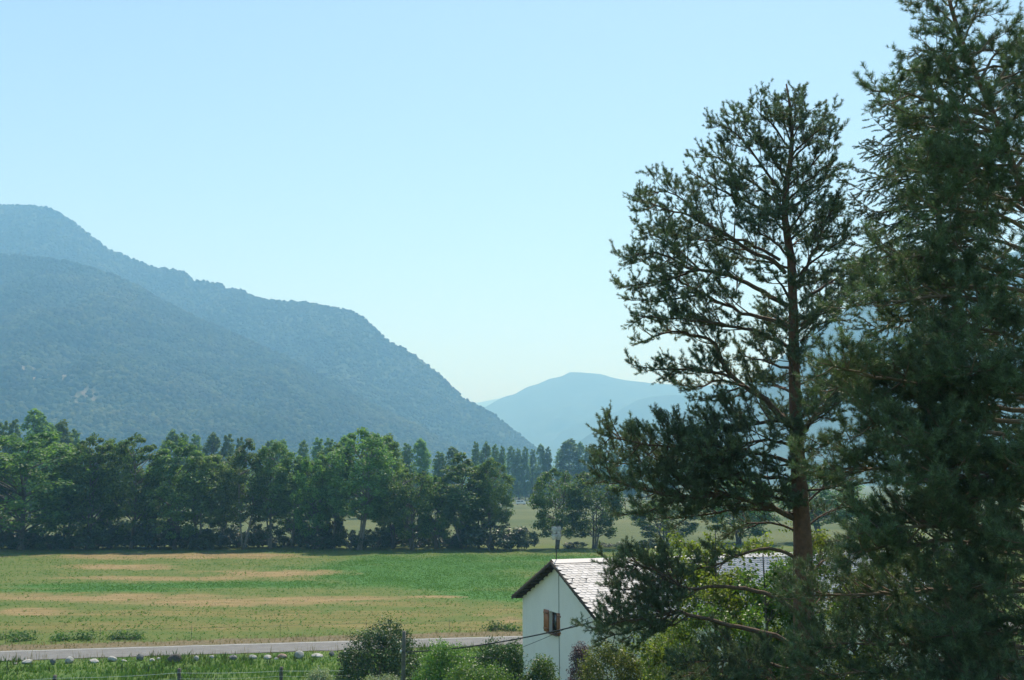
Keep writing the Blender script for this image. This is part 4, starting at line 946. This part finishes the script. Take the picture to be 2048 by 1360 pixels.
# ---- pine with the open crown (trunk in view)
YA = 24.0; rA = np.random.default_rng(71)
trA = [(1612, 1600), (1609, 1380), (1607, 1200), (1605, 1080), (1600, 1000), (1595, 900), (1590, 800), (1588, 700), (1586, 600), (1582, 520), (1571, 450), (1570, 390), (1584, 290), (1580, 215), (1573, 168)]
tA = [at(a, b, YA) for a, b in trA]; b0 = tA[0].copy(); b0[2] = float(terr(b0[0], YA))-.3; tA = [b0]+tA[1:]
LA = [
 ([(1576, 612), (1474, 557), (1382, 537), (1314, 505), (1245, 522)], -1.2, .075, {}), ([(1577, 652), (1480, 622), (1396, 582), (1330, 545), (1280, 520)], 1.2, .065, {}),
 ([(1576, 694), (1519, 664), (1464, 651), (1380, 640), (1268, 632)], -.6, .06, {}),
 ([(1590, 855), (1567, 841), (1528, 797), (1489, 773), (1450, 739), (1438, 700), (1420, 678), (1382, 671), (1337, 664), (1270, 690)], .5, .10, {}),
 ([(1470, 757), (1402, 739), (1334, 739), (1272, 735)], -.7, .045, {}), ([(1489, 773), (1440, 760), (1390, 775), (1330, 760)], .9, .04, {}), ([(1480, 775), (1440, 790), (1400, 800)], -.2, .03, {}),
 ([(1571, 546), (1537, 518), (1496, 500), (1440, 462), (1370, 430), (1275, 398)], -.9, .07, {}), ([(1560, 520), (1480, 480), (1400, 480), (1300, 455)], 1.3, .05, {}),
 ([(1440, 470), (1380, 410), (1340, 385), (1280, 395)], .4, .03, {}), ([(1400, 540), (1330, 480), (1275, 460)], .6, .03, {}), ([(1400, 540), (1330, 560), (1240, 575)], -.5, .035, {}), ([(1400, 590), (1330, 600), (1255, 600)], .5, .03, {}),
 ([(1570, 440), (1500, 405), (1440, 380), (1385, 345)], -.8, .05, {}), ([(1570, 420), (1500, 360), (1440, 320), (1400, 310)], 1.0, .045, {}), ([(1572, 395), (1510, 310), (1465, 262), (1425, 245)], -.5, .045, {}), ([(1575, 350), (1520, 290), (1480, 240), (1482, 220)], .6, .035, {}),
 ([(1582, 300), (1545, 250), (1520, 225), (1530, 195)], -.4, .03, {}), ([(1584, 290), (1560, 220), (1550, 190)], .3, .025, {}), ([(1581, 230), (1590, 195), (1604, 188)], .2, .02, {}), ([(1584, 280), (1610, 230), (1606, 200)], -.3, .025, {}),
 ([(1584, 320), (1620, 280), (1645, 235), (1652, 225)], .4, .03, {}), ([(1578, 370), (1625, 330), (1655, 290), (1660, 260)], -.5, .035, {}), ([(1574, 420), (1630, 380), (1668, 345), (1685, 335)], .5, .04, {}),
 ([(1597, 566), (1610, 537), (1632, 490), (1660, 430), (1682, 400)], -.4, .055, {}), ([(1640, 478), (1674, 472), (1715, 470)], .4, .03, {}), ([(1599, 607), (1638, 578), (1679, 555), (1735, 540)], .9, .055, {}), ([(1600, 652), (1638, 623), (1692, 598), (1745, 590)], -.4, .05, {}), ([(1601, 685), (1629, 655), (1665, 640), (1700, 645)], .8, .035, {'dead': .4}),
 ([(1580, 480), (1630, 440), (1690, 430)], .8, .04, {}), ([(1575, 470), (1540, 430), (1500, 430)], -1.6, .035, {}), ([(1605, 868), (1625, 836), (1655, 807), (1693, 785), (1745, 765)], .6, .06, {}), ([(1595, 770), (1640, 760), (1690, 770)], .9, .03, {'dead': .5}),
 ([(1587, 1037), (1538, 1015), (1460, 991), (1383, 994), (1286, 980), (1185, 945)], -1.4, .085, dict(flat=.6)), ([(1592, 850), (1553, 843), (1480, 852), (1412, 858), (1330, 872)], -.9, .06, dict(flat=.6)), ([(1594, 925), (1500, 905), (1400, 900), (1300, 890), (1205, 868)], -1.2, .06, dict(flat=.5)),
 ([(1595, 960), (1500, 950), (1400, 940), (1290, 930), (1190, 925)], .8, .06, dict(flat=.5)), ([(1460, 990), (1380, 960), (1300, 910), (1250, 880)], .4, .04, dict(flat=.5)), ([(1383, 994), (1330, 1010), (1270, 1030), (1235, 1030)], -.3, .03, {'dead': .3}), ([(1595, 890), (1520, 880), (1450, 900), (1380, 920)], -2.0, .05, dict(flat=.5)), ([(1430, 990), (1370, 970), (1320, 960)], -.6, .03, {}),
 ([(1590, 985), (1520, 975), (1450, 945), (1380, 925)], -1.5, .05, dict(flat=.5)), ([(1540, 1015), (1470, 1020), (1400, 1030), (1310, 1040)], .4, .04, {'dead': .35}),
 ([(1590, 1115), (1562, 1100), (1519, 1100), (1470, 1115), (1421, 1132), (1370, 1145)], -.6, .055, {'dead': .75, 'bare': .5}), ([(1587, 1060), (1540, 1045), (1490, 1050), (1440, 1080)], .5, .035, {'dead': .8}),
 ([(1591, 1225), (1553, 1195), (1499, 1178), (1431, 1173), (1373, 1176), (1330, 1150), (1270, 1130), (1220, 1140)], -1.0, .07, dict(bare=.55, flat=.5)), ([(1349, 1170), (1300, 1140), (1260, 1118), (1238, 1120)], .3, .035, dict(bare=.1, flat=.5)), ([(1360, 1176), (1310, 1180), (1250, 1178), (1205, 1172)], -.5, .035, dict(bare=.1, flat=.5)), ([(1360, 1170), (1340, 1130), (1320, 1105)], .2, .03, dict(bare=.1, flat=.5)),
 ([(1598, 1320), (1577, 1287), (1528, 1265), (1451, 1248), (1358, 1224), (1310, 1234), (1255, 1240), (1175, 1262)], -1.3, .085, dict(bare=.55, flat=.5)), ([(1358, 1224), (1300, 1250), (1240, 1270), (1190, 1285)], -.3, .035, dict(bare=.1, flat=.5)), ([(1340, 1228), (1290, 1210), (1230, 1205)], .3, .03, dict(bare=.1, flat=.5)), ([(1358, 1224), (1350, 1190), (1330, 1165)], .1, .03, {'dead': .5}),
 ([(1600, 1345), (1520, 1325), (1440, 1320), (1360, 1325)], -1.2, .05, dict(flat=.5)), ([(1605, 1390), (1520, 1365), (1430, 1350), (1340, 1345)], .6, .05, dict(flat=.5)), ([(1605, 1400), (1540, 1350), (1490, 1330)], -1.8, .05, dict(flat=.5)),
 ([(1610, 1300), (1660, 1280), (1720, 1270)], .6, .04, {'dead': .4}), ([(1606, 1010), (1650, 975), (1710, 955)], .5, .035, {'dead': .6}), ([(1606, 1060), (1660, 1020), (1720, 1010)], .7, .03, {'dead': .7}), ([(1608, 1160), (1650, 1120), (1690, 1100)], .8, .035, {'dead': .7}),
]
for p_, d_, r_, o_ in LA:
    if o_.get('flat') or 1: o_['step2'] = .095 if o_.get('flat') else .15
limbsA = [limbpx(p, YA, d*1.1, r, **o_) for p, d, r, o_ in LA]
# limbs towards and away from the viewer, all up the trunk
tAs = spline(tA, 60)
for k in range(26):
    f = .47+.5*k/26; i = int(f*59); s0 = tAs[i]; a = (math.pi/2 if k % 2 else -math.pi/2)+rA.normal()*.6
    L = np.interp(f, [.45, .6, .75, .9, 1], [2.9, 2.7, 2.2, 1.3, .5])*rA.uniform(.7, 1.05); d = np.array([math.cos(a), math.sin(a), 0])
    limbsA.append((np.array([s0, s0+d*L*.5+UP*L*.18, s0+d*L+UP*L*.30]), .045*(1.2-f)+.02, {}))
for k in range(9):
    i = int((.36+.13*k/9)*59); s0 = tAs[i]; a = -math.pi/2+rA.normal()*.75; L = rA.uniform(1.1, 2.1); d = np.array([math.cos(a), math.sin(a), 0])
    limbsA.append((np.array([s0, s0+d*L*.5+UP*L*.05, s0+d*L+UP*L*.12]), .035, dict(dead=.25, step2=.15)))
conifer('pine_tree', 'open-crowned pine with bare reddish trunk standing in front of the house', tA, [.31, .27, .255, .24, .215, .19, .165, .14, .125, .11, .09, .07, .045, .02], limbsA, M['needle_pine'], 72, k=30, nl=.064, nw=.009, sstep_=.05)

# ---- big leaning pine, trunk at the frame's edge
YB = 16.0; rB = np.random.default_rng(81)
trB = [(2180, 1900), (2165, 1400), (2140, 1000), (2105, 650), (2078, 480), (2042, 376), (1984, 220), (1926, 88), (1896, -10), (1885, -60)]
tB = [at(a, b, YB) for a, b in trB]; b0 = tB[0].copy(); b0[2] = float(terr(b0[0], YB))-.3; tB = [b0]+tB[1:]
LB = [
 ([(1950, 145), (2010, 130), (2070, 125)], .5, .025), ([(1985, 225), (2030, 200), (2085, 205)], 1.0, .03), ([(2000, 265), (2050, 275), (2110, 290)], .2, .03), ([(2015, 300), (2070, 320), (2130, 350)], .7, .03), ([(2035, 360), (2080, 370), (2140, 400)], -.4, .03), ([(1970, 185), (2030, 150), (2085, 130)], -.9, .025), ([(2000, 260), (2060, 210), (2110, 190)], .9, .03), ([(2045, 390), (2100, 400), (2170, 440)], .5, .035),
 ([(2000, 262), (1930, 262), (1850, 250), (1790, 232)], 1.5, .03), ([(2025, 330), (1940, 330), (1850, 345), (1790, 340)], 1.3, .03), ([(2050, 400), (1960, 400), (1870, 410), (1800, 420)], 1.2, .03),
 ([(1895, 0), (1880, -30), (1868, -45)], .1, .015), ([(1900, 15), (1915, -20), (1905, -50)], .1, .015), ([(1915, 60), (1960, 30), (1975, 10)], .3, .02), ([(1940, 120), (1985, 75), (1998, 62)], -.3, .02), ([(1930, 95), (1895, 75), (1868, 62)], -.8, .02), ([(1955, 150), (1905, 155), (1862, 168)], .8, .025), ([(1965, 170), (1920, 150), (1880, 120)], -.9, .025), ([(1935, 110), (1975, 100), (2005, 110)], .7, .02), ([(1990, 235), (1940, 215), (1890, 220)], -1.0, .03), ([(1975, 200), (2020, 170), (2060, 165)], .6, .025), ([(1995, 250), (2045, 230), (2090, 235)], -.7, .03), ([(2010, 290), (1960, 265), (1910, 262)], -1.1, .03), ([(2020, 320), (1960, 310), (1890, 300)], -.4, .03), ([(2030, 350), (1980, 330), (1930, 350)], -1.2, .03),
 ([(1900, 10), (1870, -10), (1845, 5)], .2, .02), ([(1910, 50), (1880, 20), (1862, 10)], -.3, .02), ([(1926, 90), (1890, 50), (1836, 38)], .3, .025), ([(1935, 110), (1890, 100), (1828, 102)], -.4, .025), ([(1925, 85), (1945, 40), (1948, 5)], .2, .02),
 ([(1905, 20), (1925, -15), (1940, -30)], -.2, .02), ([(1950, 140), (1900, 130), (1850, 90)], .4, .025), ([(1984, 222), (1920, 180), (1860, 150), (1798, 138)], -.5, .035), ([(1990, 240), (1900, 210), (1820, 190), (1738, 182)], -.3, .04), ([(2000, 265), (1920, 240), (1840, 235), (1765, 205)], .5, .035),
 ([(1975, 195), (2010, 140), (2046, 105)], -.3, .03), ([(1960, 160), (1990, 110), (2015, 85)], .4, .03), ([(2005, 280), (2040, 220), (2090, 180)], .3, .035), ([(2030, 340), (2080, 280), (2150, 250)], -.4, .04),
 ([(2020, 310), (1950, 290), (1870, 280), (1800, 270)], .9, .04), ([(2042, 380), (1960, 350), (1890, 330), (1830, 320)], -.8, .045), ([(2060, 430), (1990, 390), (1920, 380), (1850, 380)], .9, .045), ([(2075, 470), (1990, 430), (1910, 420), (1850, 440)], -.9, .045),
 ([(2085, 520), (2000, 480), (1930, 480), (1870, 500)], .5, .045), ([(2090, 560), (2000, 540), (1900, 520), (1800, 510), (1730, 520)], -.2, .05), ([(2095, 590), (2000, 575), (1900, 570), (1800, 560), (1715, 570)], .6, .05), ([(2100, 620), (1990, 600), (1890, 595), (1800, 600), (1700, 612)], -.6, .055),
 ([(2108, 660), (2010, 640), (1920, 630), (1830, 640), (1750, 640)], .9, .05), ([(2110, 700), (2000, 665), (1930, 660), (1880, 680)], -1.1, .05), ([(2115, 740), (2020, 700), (1940, 690), (1860, 700)], .3, .045), ([(2118, 760), (2040, 740), (1980, 735), (1920, 750)], -1.4, .045),
 ([(2120, 800), (1990, 790), (1860, 770), (1740, 750), (1640, 725)], -.6, .065), ([(2122, 830), (1960, 810), (1830, 790), (1720, 780), (1650, 765)], .6, .055), ([(1860, 772), (1780, 740), (1700, 715)], -.2, .03), ([(1840, 790), (1760, 800), (1690, 800)], .3, .03), ([(2124, 850), (1990, 840), (1880, 830), (1790, 840), (1720, 850)], -.3, .05),
 ([(2128, 890), (2010, 870), (1920, 860), (1850, 880), (1800, 895)], -1.2, .05), ([(2130, 920), (2000, 900), (1880, 890), (1760, 900), (1660, 900)], .5, .05), ([(2132, 950), (1980, 930), (1840, 930), (1700, 940), (1590, 935)], .2, .055), ([(2134, 970), (2000, 960), (1900, 950), (1830, 960)], -1.4, .05),
 ([(2138, 1000), (2010, 990), (1930, 985), (1850, 1000)], .2, .045), ([(2140, 1040), (2030, 1000), (1960, 990), (1900, 1010)], -.9, .045), ([(2142, 1080), (2000, 1060), (1880, 1050), (1770, 1055), (1685, 1075)], -.8, .06), ([(2144, 1100), (2000, 1080), (1880, 1085), (1780, 1090), (1700, 1110)], -.3, .05), ([(1850, 1055), (1800, 1040), (1740, 1045)], -.2, .03),
 ([(2146, 1140), (2040, 1110), (1960, 1110), (1900, 1130)], .5, .045), ([(2150, 1200), (2010, 1180), (1880, 1180), (1760, 1190), (1640, 1190), (1560, 1200)], .9, .055), ([(2150, 1180), (2040, 1170), (1960, 1160)], -1.2, .045), ([(2155, 1260), (2040, 1240), (1940, 1235), (1850, 1240)], -.9, .05), ([(2156, 1290), (2050, 1270), (1950, 1265), (1860, 1275)], -.5, .05),
 ([(2158, 1300), (2000, 1290), (1880, 1290), (1740, 1290), (1600, 1285)], .9, .055), ([(2160, 1340), (2040, 1320), (1930, 1320), (1840, 1330)], .3, .05), ([(2162, 1380), (2000, 1360), (1860, 1350), (1720, 1345), (1600, 1350)], .6, .055), ([(2162, 1400), (2050, 1370), (1950, 1360), (1880, 1380)], -.9, .05),
 ([(2100, 600), (2060, 540), (2020, 520)], -1.5, .04), ([(2110, 700), (2080, 620), (2030, 590)], 1.2, .04), ([(2125, 860), (2090, 800), (2040, 770)], -1.7, .04), ([(2138, 1010), (2090, 960), (2040, 930)], -1.8, .04), ([(2148, 1170), (2100, 1110), (2040, 1080)], -1.8, .04), ([(2070, 460), (2060, 400), (2050, 350)], -1.0, .035), ([(2090, 560), (2120, 480), (2180, 430)], .2, .04), ([(2120, 800), (2180, 700), (2260, 650)], -.3, .045), ([(2140, 1040), (2210, 960), (2280, 900)], .3, .045), ([(2050, 400), (2090, 340), (2160, 310)], .6, .04),
]
rbo = np.random.default_rng(82)
limbsB = [limbpx(p, YB, d*1.15, r, dead=.10 if len(p) < 5 else .2, bare=.30 if len(p) < 5 else .36, step2=.28 if p[0][1] < 330 else (.14 if p[0][1] < 700 else .115)) for p, d, r in LB]
conifer('pine_tree', 'big dense leaning pine overhanging the house garden, its boughs reaching across', tB, [.30, .28, .25, .20, .15, .105, .062, .045, .03, .012], limbsB, M['needle_near'], 83, limbm='bark_near', k=30, nl=.078, nw=.0075, step2=.14, step3=.085, sstep_=.05)

# ---- thin pine with dead snags
YC = 18.5
trC = [(1975, 1700), (1968, 1360), (1955, 1200), (1945, 1060), (1938, 950), (1925, 800), (1915, 680), (1905, 600)]
tC = [at(a, b, YC) for a, b in trC]; b0 = tC[0].copy(); b0[2] = float(terr(b0[0], YC))-.3; tC = [b0]+tC[1:]
LC = [([(1918, 700), (1880, 680), (1820, 690)], -.5, .03, {}), ([(1922, 760), (1870, 750), (1800, 760)], .4, .03, {}), ([(1930, 830), (1990, 805), (2048, 800), (2120, 790)], -.3, .022, dict(dead=1.3)), ([(1935, 880), (1880, 870), (1830, 880)], .5, .03, {}), ([(1930, 800), (1990, 770), (2060, 760)], .6, .03, {}),
      ([(1940, 985), (1910, 985), (1900, 1000), (1885, 1010)], -.5, .02, dict(dead=1.3)), ([(1942, 990), (2000, 980), (2070, 965)], -.5, .024, dict(dead=1.3)), ([(1944, 1050), (2000, 1012), (2080, 1005)], -.8, .04, dict(dead=1.3)), ([(1950, 1130), (1900, 1100), (1850, 1110)], .6, .03, dict(dead=.5)),
      ([(1955, 1200), (1880, 1215), (1800, 1240)], -.5, .022, dict(dead=1.3)), ([(1952, 1190), (1870, 1200), (1790, 1230), (1740, 1275)], -.3, .022, dict(dead=1.3)), ([(1958, 1200), (2010, 1195), (2070, 1200)], -.4, .02, dict(dead=1.3)), ([(1966, 1325), (1930, 1330), (1905, 1350)], -.6, .035, dict(dead=1.3)), ([(1968, 1325), (2000, 1325), (2020, 1350), (2025, 1390)], -.6, .03, dict(dead=1.3)),
      ([(1905, 610), (1870, 570), (1830, 560)], -.3, .025, {}), ([(1908, 620), (1950, 580), (1990, 570)], .3, .025, {}), ([(1906, 600), (1900, 560), (1890, 530)], 0, .02, {}), ([(1935, 900), (1990, 870), (2060, 880)], .8, .03, {})]
conifer('pine_tree', 'thin pine with dead pale snags in the shade beneath the leaning pine', tC, [.12, .115, .10, .09, .08, .06, .045, .02], [limbpx(p, YC, d, r, **o_) for p, d, r, o_ in LC], M['needle_near'], 93, k=38, nl=.08, nw=.0075, limbm='bark_dead')

# ---- spruce behind, drooping side twigs
def spruce(name, label, px, pytop, Y, pbase_w, seed, top_gap=.25):
    rng = np.random.default_rng(seed); t_ = at(px, pytop, Y); z0 = float(terr(t_[0], Y)); H = t_[2]-z0
    e = empty(name, (t_[0], Y, z0), label, 'tree'); W = pbase_w/F*Y
    wb = MB(); zz = np.linspace(-.3, H, 24); tk = np.stack([rng.normal(size=24)*.015, rng.normal(size=24)*.015, zz], -1); wb.tube(tk, np.linspace(.20, .012, 24), 10); wb.obj('trunk', M['bark_grey'], e, True)
    z = H-.12; grp = tuft_group('spruce_tuft', seed, .10, 40, .046, .011, M['needle_spruce'], (40, 80))
    while z > 1.2:
        f = (H-z)/H; L0 = W*min(1, ((H-z)/2.3)**.62)
        for a in np.arange(5)*2*np.pi/5+rng.uniform(0, 6.28):
            L = L0*rng.uniform(.75, 1.1)+.12; a += rng.normal()*.2; d = np.array([math.cos(a), math.sin(a), 0]); s0 = np.array([0, 0, z+rng.normal()*.05])
            P = spline([s0, s0+d*L*.35+UP*L*.06, s0+d*L*.72-UP*L*(.02+.14*f), s0+d*L+UP*L*(.14-.1*f)], max(6, int(L/.16)))
            br = MB(); br.tube(P, np.linspace(.008+.011*L, .004, len(P)), 4, False); B, Dd, Ls = [], [], []
            n = len(P)
            for i in range(2, n):
                dd = nrm(P[i]-P[i-1]); lat = nrm(np.cross(dd, UP))
                for s in (-1, 1, 0):
                    if s == 0 and rng.random() < .35: continue
                    l = (.16+.30*L*(1-i/n))*rng.uniform(.6, 1.1); l = min(l, .6)
                    v = nrm(dd*.75+lat*s*.75-UP*rng.uniform(.05, .65)*(1 if s else 1.6)); q = P[i]
                    br.tube(np.array([q, q+v*l]), np.array([.005, .003]), 3, False)
                    for g_ in np.arange(.05, l, .075):
                        B.append(q+v*g_); Dd.append(nrm(v+rng.normal(size=3)*.18)); Ls.append(.085)
                B.append(P[i-1]); Dd.append(dd); Ls.append(.1)
            bo = br.obj('branch', M['bark_limb'], e, True)
            tufts('needles', np.array(B), np.array(Dd), np.array(Ls), .085, rng, grp, bo)
        z -= rng.uniform(.26, .40)*(1+.6*f+(1.2 if z < H*.45 else 0))
    return e
spruce('spruce_tree', 'spruce with drooping twigs between the two big pines', 1858, 105, 23.0, 172, 95)

# ================================================================== GRASS
def blades(P, h, wd, rng, k=5, lean=.35):
    """tufts of k bent blades (two triangles each) at points P"""
    n = len(P)*k; who = np.repeat(np.arange(len(P)), k); a = rng.uniform(0, 6.28, n); hh = np.broadcast_to(h, (len(P),))[who]*rng.uniform(.5, 1.15, n)
    d = np.stack([np.cos(a), np.sin(a), 0*a], -1); sd = np.stack([-np.sin(a), np.cos(a), 0*a], -1)
    ln = (lean*hh*rng.uniform(.2, 1.2, n))[:, None]; b = P[who]+d*(hh*.12)[:, None]; w2 = (np.broadcast_to(wd, (len(P),))[who]/2)[:, None]
    z = np.array([0, 0, 1.0])
    V = np.stack([b-sd*w2, b+sd*w2, b+d*ln*.4+z*(hh*.6)[:, None]+sd*w2*.6, b+d*ln+z*hh[:, None]], 1)
    i = np.arange(n)[:, None]*4; T = np.concatenate([i+np.array([0, 1, 2]), i+np.array([0, 2, 3])])
    return V.reshape(-1, 3), T
def scatter_grass(name, n, xr, yr, hfun, wd, mat, seed, maskfun=None, k=5, lean=.35):
    rng = np.random.default_rng(seed); x = rng.uniform(*xr, n); y = rng.uniform(*yr, n)
    if maskfun is not None:
        m = rng.random(n) < maskfun(x, y); x, y = x[m], y[m]
    P = np.stack([x, y, terr(x, y)-.02], -1); V, T = blades(P, hfun(x, y, rng), wd, rng, k, lean)
    o_ = obj(name, mesh_tris(name, V, T, mat)); tag(o_, kind='stuff'); return o_
vis = lambda x, y: (np.abs(x) < y*.56+2)
near_m = lambda x, y: vis(x, y)*(y < ynear(x)-.1)*(x < 22)
scatter_grass('verge_grass', 26000, (-40, 22), (52, 72), lambda x, y, r: (.12+.30*fbm(x/2.2, y/2.2, 3, 6)**1.6*1.4)*(.55+.45*sstep(1, 5, ynear(x)-y)), .045, M['grass_green'], 501, near_m, 4)
scatter_grass('verge_weeds', 5000, (-40, 22), (55, 71), lambda x, y, r: .22+.32*r.random(len(x)), .05, M['grass_weed'], 502, lambda x, y: near_m(x, y)*(fbm(x/3, y/3, 3, 44) > .52), 5)
scatter_grass('verge_straw', 1500, (-40, 22), (58, 72), lambda x, y, r: .3+.5*r.random(len(x)), .016, M['grass_dry'], 503, lambda x, y: near_m(x, y)*(y > ynear(x)-2.4), 4, .2)
fr_ = FIELD
def lookup(F_, x, y):
    i = np.clip(np.searchsorted(ys, y)-1, 0, len(ys)-1); j = np.clip(np.searchsorted(xs, x)-1, 0, len(xs)-1); return F_[i, j]
infield = lambda x, y: vis(x, y)*(y > yfar(x)+2.2)*(y < 168)
scatter_grass('meadow_grass', 260000, (-92, 60), (68, 168), lambda x, y, r: (.06+.08*r.random(len(x)))*(.6+.9*fbm(x/3, y/5, 3, 33)), .09, M['grass_lush'], 511, lambda x, y: infield(x, y)*(.15+.85*lookup(lush, x, y))*(1-lookup(dry, x, y)), 3, 1.3)
scatter_grass('meadow_weeds', 9000, (-92, 60), (68, 168), lambda x, y, r: .08+.17*r.random(len(x))**2, .12, M['grass_meadow'], 512, lambda x, y: infield(x, y)*sstep(.55, .68, fbm(x/8, y/6, 4, 71))*(1-.9*lookup(lush, x, y)), 6, 1.3)
scatter_grass('meadow_stubble', 60000, (-92, 60), (68, 168), lambda x, y, r: .05+.09*r.random(len(x)), .06, M['grass_dry'], 513, lambda x, y: infield(x, y)*np.clip(lookup(dry, x, y)*.7+lookup(mid, x, y)*.5, 0, 1), 3, 1.0)
scatter_grass('bank_grass', 8000, (-40, 40), (66, 84), lambda x, y, r: .12+.22*r.random(len(x)), .03, M['grass_dry'], 514, lambda x, y: vis(x, y)*(y > yfar(x)+.1)*(y < yfar(x)+3.2)*.8, 4)
